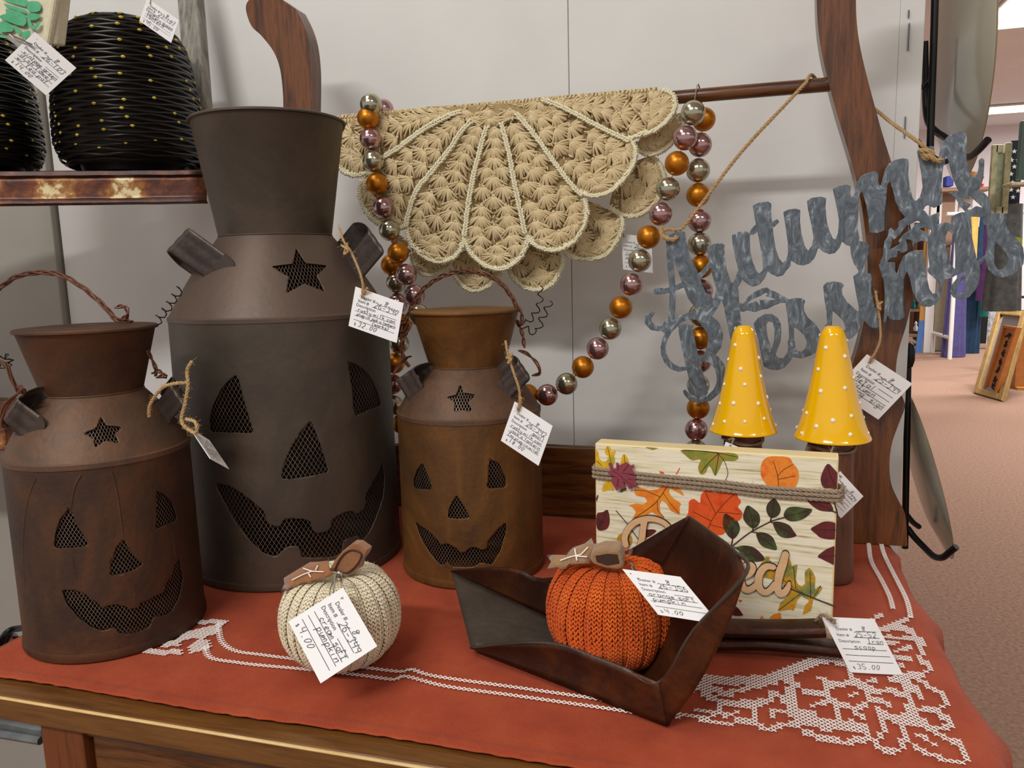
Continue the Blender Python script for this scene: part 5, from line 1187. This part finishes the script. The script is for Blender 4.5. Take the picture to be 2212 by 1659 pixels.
# ---------------------------------------------------------------- rusted shelf, lanterns, towel
L0 = ony(0, 371, .742); R0 = onz(432, 368, L0[2]); shz = L0[2]
ed = np.array([R0[0]-L0[0], R0[1]-L0[1], 0]); ed /= np.linalg.norm(ed); bk = np.array([-ed[1], ed[0], 0])
SL = L0-ed*.55; SR = R0+ed*.006
sh = thing('rusted_metal_shelf', 'rusted metal shelf with flaking cream paint at upper left', 'shelf', SL*.5+SR*.5)
dep = .24; hh = .0395
def shpt(p, back, z): q = p+bk*back; return np.array([q[0], min(q[1], WY-.016), z])
MB().add([shpt(SL, 0, shz), shpt(SR, 0, shz), shpt(SR, dep, shz), shpt(SL, dep, shz), shpt(SL, 0, shz-.003), shpt(SR, 0, shz-.003), shpt(SR, dep, shz-.003), shpt(SL, dep, shz-.003)], [(0, 1, 2, 3), (7, 6, 5, 4), (0, 4, 5, 1), (1, 5, 6, 2), (3, 2, 6, 7), (0, 3, 7, 4)]).build('shelf_panel', M['shelfrim'], sh, smooth=False)
pf = [(0, shz), (-.0035, shz-.001), (-.0045, shz-.005), (-.0010, shz-.008), (-.0005, shz-.012), (-.0005, shz-.030), (-.0035, shz-.033), (-.0042, shz-.0375), (-.001, shz-hh), (.002, shz-hh)]
def fascia(i0, i1, nm, m):
    G = []
    for s_ in np.linspace(0, 1, 40):
        p = SL+(SR-SL)*s_; G.append([p+bk*a_+np.array([0, 0, b_-p[2]])+np.array([0, 0, .0005*mnoise.noise(Vector((s_*30, b_*100, 0)))]) for a_, b_ in pf[i0:i1]])
    MB().grid(np.array(G)).build(nm, m, sh, solid=.0015)
fascia(0, 4, 'top_lip', M['shelfrim']); fascia(3, 7, 'fascia', M['shelf']); fascia(6, 10, 'bottom_lip', M['shelfrim'])
MB().bar(shpt(SL, .05, shz-.10), shpt(SL, .05, shz-.003), ed*.01, bk*.04).build('bracket', M['shelfrim'], sh, smooth=False)
def lantern(base, label, s=1.0):
    t = thing('wire_lantern', label, 'lantern', base, 'black wire lanterns on the rusted shelf')
    H = .190*s; R = .0885*s
    prof = S('0,.68 .04,.80 .10,.93 .20,1.0 .34,1.0 .55,.965 .75,.905 .86,.85 .93,.76 .975,.62 1.0,.50')
    mb = MB(); n = 36; gm = MB()
    for k in range(n):
        v = .075+.925*k/(n-1); 
        th = np.linspace(0, 2*pi, 121)[:-1]
        ph = (k % 2)*pi
        vv = v+.0062*np.sin(th*9+ph+.5*math.sin(k*.7))
        rr = np.interp(vv, prof[:, 0], prof[:, 1])*R
        P = np.stack([base[0]+rr*np.cos(th), base[1]+rr*np.sin(th), base[2]+vv*H], 1)
        mb.tube(P, .00185*s, 6, closed=True)
        for q in range(9):
            a_ = (pi/2-ph-.5*math.sin(k*.7)+2*pi*q)/9
            if rng.random() < .5:
                r_ = np.interp(v, prof[:, 0], prof[:, 1])*R+.001; c = np.array([base[0]+r_*cos(a_), base[1]+r_*sin(a_), base[2]+(v+.009)*H])
                tg = np.array([-sin(a_), cos(a_), 0]); gm.tube([c-tg*.0026, c-tg*.0008, c+tg*.0008, c+tg*.0026], [.0006, .0017, .0017, .0006], 5)
    tag(mb.build('wire_coils', M['lantern'], t), kind='stuff'); tag(gm.build('solder_points', M['gold'], t), kind='stuff')
    MB().lathe([(np.interp(v, prof[:, 0], prof[:, 1])*R-.004, base[2]+v*H) for v in np.linspace(.06, .98, 16)], (base[0], base[1], 0), 48).build('inner_liner', M['lining'], t)
    MB().lathe([(.0005, base[2]+.001), (R*.60, base[2]+.001), (R*.66, base[2]+.004), (R*.70, base[2]+.075*H), (R*.72, base[2]+.085*H)], (base[0], base[1], 0), 48).build('base_dish', M['blackmetal'], t)
    MB().lathe([(R*.5, base[2]+H-.001), (R*.47, base[2]+H+.003), (R*.43, base[2]+H)], (base[0], base[1], 0), 48).build('top_ring', M['blackmetal'], t)
    return t
lb = onz(246, 369, shz)+bk*.078; lantern(np.array([lb[0], lb[1], shz+.0005]), 'black wire lantern with gold solder points, right one of the two on the shelf')
lb2 = lb-ed*.189-bk*.012; lantern(np.array([lb2[0], lb2[1], shz+.0005]), 'black wire lantern below the green towel, left one of the two', .93)
hang_tag('white price tag hanging at the top of the right black wire lantern', ony(318, -4, .800), ony(387, 44, .806), ony(301, 45, .797), std('23-107', 'lantern queen', 'lantern', '', '45.00', .10), twine=[[ony(330, -30, .82), ony(327, -10, .805), 'h']], R=.0008, hole=(.14, .12))
tw_ = thing('printed_dish_towel', 'folded cream linen towel with green print lying on the left lantern', 'towel', ony(40, 40, .74))
tq = [ony(-60, -30, .735), ony(122, -30, .735), ony(100, 99, .715), ony(-60, 60, .715)]
MB().prism(np.array(tq), (0, .010, .002)).build('folded_cloth', M['linen'], tw_, smooth=False, bev=.003, fixn=True)
MB().prism(np.array([ony(120, -30, .742), ony(133, -30, .745), ony(118, 97, .725), ony(101, 97, .722)]), (0, .016, .002)).build('folded_cloth', M['linen'], tw_, smooth=False, bev=.003, fixn=True)
Kt = (0, 0, 6.9125); tn = sdir(np.cross(tq[1]-tq[0], tq[3]-tq[0])); tn = tn if tn@(CAM-tq[0]) > 0 else -tn
def ontw(x, y, off=.0006):
    d = ray(x, y); P0 = tq[0]+tn*off; return CAM+d*(((P0-CAM)@tn)/(d@tn))
for s in ('60,0 400,0 385,90 370,100 60,10', '90,60 380,150 370,200 90,95', '100,130 370,220 350,390 20,280 10,230 90,200', '420,30 560,20 610,80 600,150 540,180 440,170 400,110', '410,200 580,210 590,260 510,300 420,280', '405,270 450,310 500,390 560,330 600,330 570,410 510,440 430,400', '0,330 100,330 190,400 180,470 60,480 0,500', '190,380 260,400 310,470 300,520 240,480', '330,490 400,460 460,470 440,540 360,570 320,540', '0,520 60,530 120,560 0,560'):
    P = cr(*Kt, S(s)); MB().add([ontw(x, y) for x, y in crom(P, 3, True)], [tuple(range(3*len(P)))]).build('green_print', M['greenprint'], tw_, smooth=False)
hang_tag('white price tag pinned to the green printed towel', ony(75, 69, .7045), ony(165, 147, .716), ony(11, 130, .7035), std('26-103', 'vintage green', 'dish towel', 'w/ tea pot', '14.00', .098), hole=(.14, .10))
MB().tube(crom(np.array([ony(5, 70, .712), ony(25, 76, .706), ony(60, 92, .703), ony(72, 97, .703), ony(40, 90, .704), ony(20, 74, .706)]), 5), .0006, 6).build('safety_pin', M['chrome'], tw_)
wf = thing('weathered_wood_frame', 'weathered grey wooden frame leaning at the right end of the rusted shelf', 'frame', onz(440, 380, shz))
p0 = ony(442, 380, .93); p1 = ony(408, -60, .985)
MB().bar(p0*[1, 1, 0]+(0, 0, shz+.001), p1, np.array([.0165, 0, 0]), np.array([0, .009, 0])).build('side_rail', M['barn'], wf, smooth=False, bev=.003)
MB().bar(p0*[1, 1, 0]+(0, 0, shz+.016)-np.array([.016, 0, 0]), p0*[1, 1, 0]+(-.10, .0, shz+.016), np.array([0, 0, .015]), np.array([0, .008, 0])).build('bottom_rail', M['barn'], wf, smooth=False, bev=.003)
# second rusted shelf and the grey steel shelf seen at the far left
q0 = ony(-30, 925, .80); s2 = thing('lower_rusted_shelf', 'end of a rusted shelf with cream paint behind the left milk can', 'shelf', q0)
MB().box(q0+(-.3, 0, -.032), ony(9, 925, .80)+(0, .22, 0)).build('shelf_board', M['shelf'], s2, smooth=False, bev=.003)
q0 = ony(-20, 1575, .52); s3 = thing('grey_steel_shelf', 'grey steel shelf low at the left beside the washstand leg', 'shelf', q0)
MB().box(q0+(-.3, 0, -.006), (ony(88, 1575, .52)+(0, .05, 0))).build('shelf_board', M['greymetal'], s3, smooth=False, bev=.002)
MB().tube([q0+(-.3, -.003, -.006), ony(88, 1600, .517)], .004, 8).build('rolled_edge', M['greymetal'], s3)
rd = thing('dark_red_bowl', 'dark red glossy dish standing on the grey steel shelf', 'bowl', ony(10, 1560, .56)); flat('redglass', ['5A1210', '7A1C16'], .25)
bc = ony(-12, 1568, .60); MB().lathe([(.001, q0[2]+.0005), (.02, q0[2]+.0005), (.036, q0[2]+.012), (.040, q0[2]+.026), (.038, q0[2]+.026), (.032, q0[2]+.012), (.001, q0[2]+.004)], (bc[0], bc[1], 0), 40).build('bowl', M['redglass'], rd)
ch = thing('metal_strap_handle', 'dark curved metal strap beside the left end of the tablecloth', 'handle', ony(20, 1375, .56))
MB().tube(crom(np.array([ony(-10, 1440, .60), ony(0, 1390, .60), ony(18, 1364, .60), ony(45, 1357, .62), ony(90, 1352, .66)]), 6), .0035, 8).build('strap', M['blackmetal'], ch)
MB().tube(crom(np.array([ony(5, 1395, .61), ony(22, 1372, .62), ony(34, 1376, .64)]), 6), .003, 8).build('strap', M['blackmetal'], ch)

# more tags
hang_tag('white price tag half hidden between the doily and the bead garland', ony(1342, 505, .925), ony(1407, 512, .925), ony(1346, 582, .925), std('26-308', 'tan doily', 'crochet', '', '12.00'), twine=[[ony(1350, 470, .915), ony(1343, 490, .92), 'h']], R=.0006, hole=(.1, .08))
hang_tag('white price tag poking out between the leaf block and the right mushroom stem', ony(1815, 1018, .700), ony(1865, 1072, .704), ony(1767, 1066, .696), std('26-329', 'yellow', 'mushroom', '', '12.00'), twine=[[ony(1800, 965, .742), ony(1795, 985, .72), ony(1806, 1010, .706), 'h']], R=.0009, hole=(.12, .12), twm='jutegrey')
hang_tag('white price tag under the left mushroom cap, mostly behind the leaf block', ony(1568, 954, .745), ony(1640, 985, .745), ony(1540, 1025, .735), std('26-328', 'yellow', 'mushroom', '', '10.00'), twine=[[ony(1575, 950, .765), ony(1585, 948, .755), 'h']], R=.0009, hole=(.16, .08), twm='jutegrey')

# ---------------------------------------------------------------- plate racks at the end of the partition
def plate(label, c, axis, R, depth):
    t = thing('display_plate', label, 'plate', c); c = np.asarray(c)
    k = S('0,0 .45,.0 .62,.10 .80,.55 1.0,1.0 1.01,1.06 .98,1.08 .78,.68 .6,.22 .43,.12 0,.12')
    pr3 = [(R*a_+1e-5, depth*b_) for a_, b_ in k]
    MB().lathe(pr3, c, 96, axis=axis).build('dish', M['plate'], t)
    MB().lathe([(R*1.0, depth*1.02), (R*1.012, depth*1.04), (R*1.010, depth*1.08), (R*.995, depth*1.08)], c, 96, axis=axis).build('rim_band', M['platerim'], t)
    return t
def rack(label, paths, r):
    t = thing('wire_plate_rack', label, 'plate rack', ony(*paths[0][0]), 'black plate racks')
    for i, P in enumerate(paths):
        MB().tube(crom(np.array([ony(*p) for p in P]), 6), r[i], 10).build('rod' if i == 0 else 'hook_arm', M['blackmetal'], t)
    return t
rack('black wire plate rack at upper right holding the large platter', [S('2021,-60,1.06 2018,60,1.06 2013,200,1.06 2009,322,1.06'), S('1998,90,1.12 1999,160,1.12 1999,215,1.12 2004,262,1.11 2022,284,1.09 2045,300,1.07 2070,330,1.03 2092,340,1.0 2112,326,.97 2134,302,.95'), S('1979,302,1.05 1990,314,1.05 2010,335,1.05 2035,350,1.03 2046,348,1.02'), S('1990,192,1.07 2002,178,1.07 2010,170,1.07')], [.0042, .0040, .003, .003])
rack('black wire plate rack at lower right holding the small plate', [S('1963,748,1.045 1962,770,1.045 1960,900,1.045 1957,1050,1.045 1955,1184,1.045'), S('1960,1140,1.05 1975,1160,1.04 2000,1186,1.02 2018,1202,1.0 2036,1204,.985 2052,1192,.975 2066,1181,.97'), S('1959,1112,1.06 1972,1128,1.07 1985,1138,1.08')], [.0040, .0040, .0035])
kn = MB().lathe([(0.0005, -.016), (.004, -.014), (.0062, -.006), (.0062, .006), (.004, .014), (.0005, .016)], ony(1965, 768, 1.040), 20); kt = [o for o in COL.objects if o.name.startswith('wire_plate_rack')][-1]
kn.build('rod_knob', M['blackmetal'], kt)
def edgeon(x, y, a_, k):
    v = sdir(ray(x, y)); r_ = sdir(RT-v*(v@RT)); u_ = np.cross(r_, v); return sqrt(1-k*k)*(cos(a_)*r_+sin(a_)*u_)+k*v
pc = ony(2032, 135, 1.16); plate('large cream platter edge on in the upper rack', pc, edgeon(2032, 135, .13, .17), .152, .026)
pc = ony(1978, 1022, 1.09); plate('small cream plate with brown rim edge on in the lower rack', pc, edgeon(1978, 1022, .195, .09), .112, .012)

# ---------------------------------------------------------------- rest of the shop
def ceil_light(label, c, sx, sy):
    t = thing('ceiling_light', label, 'light', (c[0], c[1], 2.745), 'fluorescent lights on the shop ceiling')
    MB().box((c[0]-sx/2, c[1]-sy/2, 2.725), (c[0]+sx/2, c[1]+sy/2, 2.745)).build('housing', M['lampglow'], t, smooth=False)
    MB().box((c[0]-sx/2+.02, c[1]-sy/2+.02, 2.705), (c[0]+sx/2-.02, c[1]+sy/2-.02, 2.7245)).build('diffuser', M['tube'], t, smooth=False)
ceil_light('near fluorescent ceiling light at the top right corner', (2.45, 6.25), 1.5, 1.1)
ceil_light('far fluorescent ceiling light, small, lower in the picture', (2.95, 10.5), .6, .40)
flat('white_enamel', 'E4E0DC', .5); flat('tan_board', ['9A7A66', 'A88870'], .7); flat('olive_grey', ['8A806A', '988E78'], .8); flat('ochre', ['A87420', 'B88430'], .6); flat('blue_paint', ['2A5A9A', '3668A8'], .5)
flat('shelf_brown', ['4A2A14', '5E381C'], .6); flat('purple_cloth', ['4A4678', '57528A'], .9); flat('blue_cloth', ['14304A', '1C3E5C'], .9); flat('grey_cloth', ['3A3C3A', '565856'], .9); flat('plum_cloth', ['34123C', '481C50'], .9); flat('teal_cloth', ['0E5A5A', '146A68'], .9)
flat('gilt', ['8A6A3A', 'A88850'], .5); flat('orange_wood', ['A8642A', 'BC7634'], .6); flat('mirror', 'B8B4B4', .08, metal=.9); flat('navy', ['141828', '1A2034'], .9); flat('whitestar', 'D8D8D8', .8); flat('dark_green', ['24382E', '2C4438'], .6); flat('mossy', ['7E7A58', 'A09C7C', 'B8B498'], .8, scale=12)
flat('mossypane', ['6E745C', '8E9A84', 'A8A078'], .4, scale=9); flat('lace', ['C8C8CC', '6A6A78'], .9, scale=40); flat('toy_red', 'C8202A', .5); flat('toy_yellow', 'E8B020', .5); flat('basket', ['7A5424', '94703A'], .8); flat('book_blue', 'C0C8E8', .7); flat('print_blue', '3A4AA8', .7); flat('black_matte', '121212', .8); flat('yellow_print', ['8A8A20', 'A8A830'], .8); flat('curtain_yellow', ['C8A040', 'E0C070'], .9)
def slab(name, parent, m, x0, y0, x1, y1, Y, th, smooth=False):
    ym = (y0+y1)/2; a_ = ony(x0, y1, Y); b_ = ony(x1, y0, Y); return MB().box((ony(x0, ym, Y)[0], Y, a_[2]), (ony(x1, ym, Y)[0], Y+th, b_[2])).build(name, m, parent, smooth=False, bev=.003)
def gar_(label, m, x0, x1, y0, y1, Y, folds=5, taper=.92, name='hanging_garment', cat='garment', group=None):
    a_ = ony(x0, y1, Y); b_ = ony(x1, y0, Y); xa = ony(x0, y1-(y1-y0)*.35, Y)[0]; xb = ony(x1, y1-(y1-y0)*.35, Y)[0]; w_ = xb-xa; cx = (xa+xb)/2; G = []
    for v in np.linspace(0, 1, 12):
        z = b_[2]+(a_[2]-b_[2])*v; sc = taper+(1-taper)*v; row = []
        for t in np.linspace(0, 2*pi, 61):
            f_ = 1+.10*sin(folds*2*t+v*1.5)*(.3+.7*v)
            row.append((cx+w_/2*sc*cos(t)*f_, Y+w_*.28*sin(t)*f_*sc, z))
        G.append(row)
    o = MB().grid(np.array(G)).build(name, m, None); tag(o, label, cat, group); return o
rk = thing('clothing_rack', 'white tubular clothing rack with long dresses in the far aisle', 'clothing rack', onz(2051, 776, 0))
for (x, y, Y) in ((2014, 762, 9.4), (2051, 776, 8.9)):
    p = onz(x, y, 0); top_ = ony(2080, 462, 9.0)[2] if x > 2040 else .22
    MB().tube([(p[0], p[1], .0), (p[0], p[1], top_)], .022, 10).build('leg', M['white_enamel'], rk)
p = onz(2014, 762, 0); q = onz(2051, 776, 0); MB().tube([(p[0], p[1], .22), (q[0], q[1], .22)], .02, 10).build('foot_rail', M['white_enamel'], rk)
zr = ony(2080, 462, 9.0)[2]; MB().tube([(q[0]-.1, q[1]+.02, zr), (q[0]+.75, q[1]+.25, zr)], .02, 10).build('top_rail', M['white_enamel'], rk)
gar_('long purple dress on the rack in the far aisle', M['purple_cloth'], 2040, 2090, 468, 770, 9.1, taper=.6, group='dresses in the far aisle')
gar_('long dark blue dress right of the purple dress', M['blue_cloth'], 2086, 2120, 490, 768, 9.45, group='dresses in the far aisle')
gar_('dark plum garment behind the grey jacket', M['plum_cloth'], 2112, 2134, 466, 650, 9.1, group='dresses in the far aisle')
gar_('teal garment showing below the plum one', M['teal_cloth'], 2118, 2142, 470, 684, 9.35, group='dresses in the far aisle')
jk = gar_('dark grey jacket with yellow lettering at the right edge of the picture', M['grey_cloth'], 2128, 2208, 440, 672, 6.6, 3, .8, 'grey_jacket', 'jacket')
for k in range(5):
    a_ = ony(2190+k*4, 520+k, 6.28); MB().box(a_-(.005, .003, .03), a_+(.005, .003, .03)).build('yellow_lettering', M['yellow_print'], jk, smooth=False)
po = thing('white_corner_post', 'white post at the corner of a far booth', 'post', onz(2010, 762, 0)); slab('post', po, M['white_enamel'], 2003, 440, 2022, 762, 9.5, .1)
po = thing('booth_divider', 'tan and olive booth divider panel behind the racks', 'divider', onz(2030, 758, 0)); slab('lower_panel', po, M['olive_grey'], 2022, 520, 2048, 758, 9.6, .1); slab('upper_panel', po, M['tan_board'], 2030, 405, 2062, 530, 9.55, .08); slab('upper_post', po, M['white_enamel'], 2022, 405, 2034, 530, 9.5, .05)
tp = thing('booth_shelf', 'pale brown booth shelf holding toys above the racks', 'shelf', ony(2090, 405, 9.4)); slab('shelf_board', tp, M['tan_board'], 2034, 402, 2150, 414, 9.3, .4); slab('back_panel', tp, M['white_enamel'], 2070, 414, 2100, 530, 9.7, .05)
for (lab, m, x0, y0, x1, y1, nm, cat) in (('blue and white printed box on the booth shelf', 'print_blue', 2046, 378, 2064, 402, 'printed_box', 'box'), ('red toy on the booth shelf', 'toy_red', 2116, 376, 2140, 402, 'red_toy', 'toy'), ('yellow toy on the booth shelf', 'toy_yellow', 2108, 385, 2117, 402, 'yellow_toy', 'toy')):
    a_ = ony(x0, y1, 9.25); b_ = ony(x1, y0, 9.25); c_ = (a_+b_)/2; rr = (b_[0]-a_[0])/2
    if 'box' in nm: o = MB().box((a_[0], 9.3, a_[2]), (b_[0], 9.45, b_[2])).build(nm, [M[m]], None, smooth=False, bev=.01)
    else:
        o = MB().lathe([(.001, a_[2]), (rr*.8, a_[2]), (rr, a_[2]+(b_[2]-a_[2])*.3), (rr*.6, a_[2]+(b_[2]-a_[2])*.6), (rr*.7, a_[2]+(b_[2]-a_[2])*.8), (.001, b_[2])], (c_[0], 9.45, 0), 20).build(nm, M[m], None)
    tag(o, lab, cat)
c_ = ony(2104, 378, 9.2); o = MB().lathe([(.001, -.06), (.09, -.06), (.12, 0), (.08, .05), (.001, .07)], (c_[0], 9.3, c_[2]-.02), 24).build('wicker_hat', M['basket'], None); tag(o, 'brown wicker hat shape above the red toy', 'hat')
cu = gar_('yellow and white curtain panel in the gap of the words', M['curtain_yellow'], 2094, 2111, 464, 570, 8.97, 4, .95, 'yellow_curtain', 'curtain')
cu = gar_('black dress hanging right of the yellow curtain', M['blue_cloth'], 2111, 2124, 464, 570, 9.0, 4, .7, 'black_dress', 'garment')
bs = thing('brown_bookshelf', 'dark brown bookshelf seen right of the oak upright', 'bookshelf', onz(1978, 732, 0))
slab('side', bs, M['shelf_brown'], 1994, 480, 2004, 740, 10.2, .4); slab('back', bs, M['shelf_brown'], 1930, 480, 2000, 725, 10.7, .03)
for y in (540, 600, 668, 722): slab('shelf_board', bs, M['tan_board'], 1930, y, 1998, y+6, 10.2, .4)
for (x, y, m, lb_) in ((1978, 706, 'whitestar', 'white figurine on the lower shelf of the brown bookshelf, left one'), (1990, 712, 'tan_board', 'tan figurine on the lower shelf of the brown bookshelf, right one'), (1974, 659, 'teal_cloth', 'teal figurine on the middle shelf of the brown bookshelf'), (1986, 659, 'mossy', 'pale moss figurine on the middle shelf of the brown bookshelf')):
    c_ = ony(x, y, 10.15); o = MB().lathe([(.001, -.05), (.02, -.05), (.026, -.01), (.012, .02), (.018, .045), (.001, .07)], c_, 16).build('figurine', M[m], None); tag(o, lb_, 'figurine')
bst = thing('painted_board', 'narrow ochre board with blue lower end leaning in the aisle', 'board', onz(1984, 762, 0))
a_ = onz(1983, 762, 0); m_ = ony(1992, 692, 9.55); e_ = ony(2005, 480, 9.7)
MB().bar(a_, m_, np.array([.03, 0, 0]), np.array([0, .015, 0])).build('blue_end', M['blue_paint'], bst, smooth=False); MB().bar(m_, e_, np.array([.03, 0, 0]), np.array([0, .015, 0])).build('ochre_plank', M['ochre'], bst, smooth=False)
# leaning frames
def leanframe(label, quad, Y0, Y1, w_, m, inner=None, mi=None, name='picture_frame', cat='frame'):
    BLq, BRq, TRq, TLq = quad
    b1 = onz(*BLq, 0); b2 = onz(*BRq, 0); t1 = ony(*TLq, Y0); t2 = t1+(b2-b1)
    t = thing(name, label, cat, b1)
    ex_ = sdir(b2-b1); ey_ = sdir(t1-b1); n_ = sdir(np.cross(ex_, ey_)); W_ = np.linalg.norm(b2-b1); H_ = np.linalg.norm(t1-b1); n_ = n_ if n_@(CAM-b1) > 0 else -n_
    for (p, q, wv) in ((b1+ex_*w_/2, b1+ex_*w_/2+ey_*H_, ex_), (b2-ex_*w_/2, b2-ex_*w_/2+ey_*H_, ex_), (b1+ey_*w_/2+ex_*w_, b2+ey_*w_/2-ex_*w_, ey_), (t1-ey_*w_/2+ex_*w_, t2-ey_*w_/2-ex_*w_, ey_)):
        MB().bar(p, q, wv*w_/2, n_*.02).build('frame_side', m, t, smooth=False, bev=.006)
    MB().add([b1+ex_*w_*.8+ey_*w_*.8, b2-ex_*w_*.8+ey_*w_*.8, t2-ex_*w_*.8-ey_*w_*.8, t1+ex_*w_*.8-ey_*w_*.8], [(0, 1, 2, 3)]).build('glass', mi or M['mirror'], t, smooth=False)
    return t, b1, ex_, ey_, n_, W_, H_
leanframe('gilt framed mirror leaning on the floor at right', ((2106, 850), (2168, 868), (2212, 680), (2158, 668)), 7.1, 7.1, .055, M['gilt'], name='gilt_mirror', cat='mirror')
t, b1, ex_, ey_, n_, W_, H_ = leanframe('orange wood panel with black lettering in front of the mirror', ((2124, 852), (2152, 862), (2198, 705), (2172, 702)), 6.55, 6.55, .022, M['orange_wood'], mi=M['orange_wood'], name='lettered_panel', cat='panel')
for k in range(7):
    c_ = b1+ex_*W_*.5+ey_*H_*(.14+.12*k)+n_*.004; mb = MB()
    for j in range(4):
        a2 = rng.uniform(0, pi); d_ = (ex_*cos(a2)+ey_*sin(a2))*.026; o_ = (ex_*rng.normal()+ey_*rng.normal())*.010; mb.bar(c_+o_-d_, c_+o_+d_, sdir(np.cross(d_, n_))*.005, n_*.001)
    mb.build('painted_character', M['black_matte'], t, smooth=False)
wd_ = thing('wooden_cabinet', 'orange brown wooden cabinet at the right edge behind the mirror', 'cabinet', onz(2205, 862, 0)); slab('side_panel', wd_, M['orange_wood'], 2196, 690, 2260, 858, 6.9, .5); slab('base_plinth', wd_, M['ochre'], 2196, 838, 2262, 864, 6.85, .05)
# weathered window frame, flag, green board
wn = thing('weathered_window_frame', 'weathered moss coloured window frame hanging at right', 'frame', ony(2160, 460, 6.5))
for (x0, y0, x1, y1) in ((2140, 312, 2152, 462), (2168, 308, 2182, 462), (2152, 312, 2168, 330), (2152, 446, 2168, 462)): slab('frame_side', wn, M['mossy'], x0, y0, x1, y1, 6.5, .04)
slab('panel', wn, M['mossypane'], 2151, 329, 2169, 447, 6.52, .01)
fg = thing('star_flag', 'dark navy cloth with white stars hanging beside the window frame', 'flag', ony(2192, 460, 6.6)); slab('cloth', fg, M['navy'], 2180, 302, 2206, 470, 6.6, .02)
for (x, y) in ((2191, 327), (2191, 360), (2185, 346), (2199, 346), (2187, 394), (2188, 426), (2200, 378), (2184, 376), (2199, 412), (2196, 444), (2184, 410)):
    c_ = ony(x, y, 6.595); R_ = .018; MB().prism(np.array([(c_[0]+R_*(1 if k % 2 == 0 else .42)*sin(k*pi/5), c_[1], c_[2]+R_*(1 if k % 2 == 0 else .42)*cos(k*pi/5)) for k in range(10)]), (0, -.003, 0)).build('star', M['whitestar'], fg, smooth=False)
gb = thing('dark_green_board', 'dark green painted board at the right edge of the picture', 'board', ony(2212, 380, 6.2)); slab('board', gb, M['dark_green'], 2203, 258, 2250, 388, 6.3, .05); slab('ledge', gb, M['mossy'], 2185, 390, 2260, 400, 6.2, .2)
dc = thing('dark_booth_clutter', 'dark floor length cloth behind the leaning frames', 'cloth', onz(2180, 760, 0)); slab('cloth_panel', dc, M['black_matte'], 2110, 670, 2240, 742, 9.9, .05)
gar_('white and blue patterned cloth hanging left of the gilt mirror', M['lace'], 2132, 2152, 640, 760, 7.9, 4, .9, 'patterned_cloth', 'cloth')
rr2 = thing('garment_rail', 'dark rail carrying the patterned cloth behind the grey jacket', 'rail', ony(2150, 640, 7.9)); zz = ony(2142, 640, 7.9)[2]; xx = ony(2142, 640, 7.9)[0]
MB().tube([(xx-.04, 7.9, zz-.01), (xx+.6, 7.9, zz-.01)], .012, 8).build('rail', M['blackmetal'], rr2); MB().tube([(xx+.6, 7.9, 0), (xx+.6, 7.9, zz)], .015, 8).build('leg', M['blackmetal'], rr2)
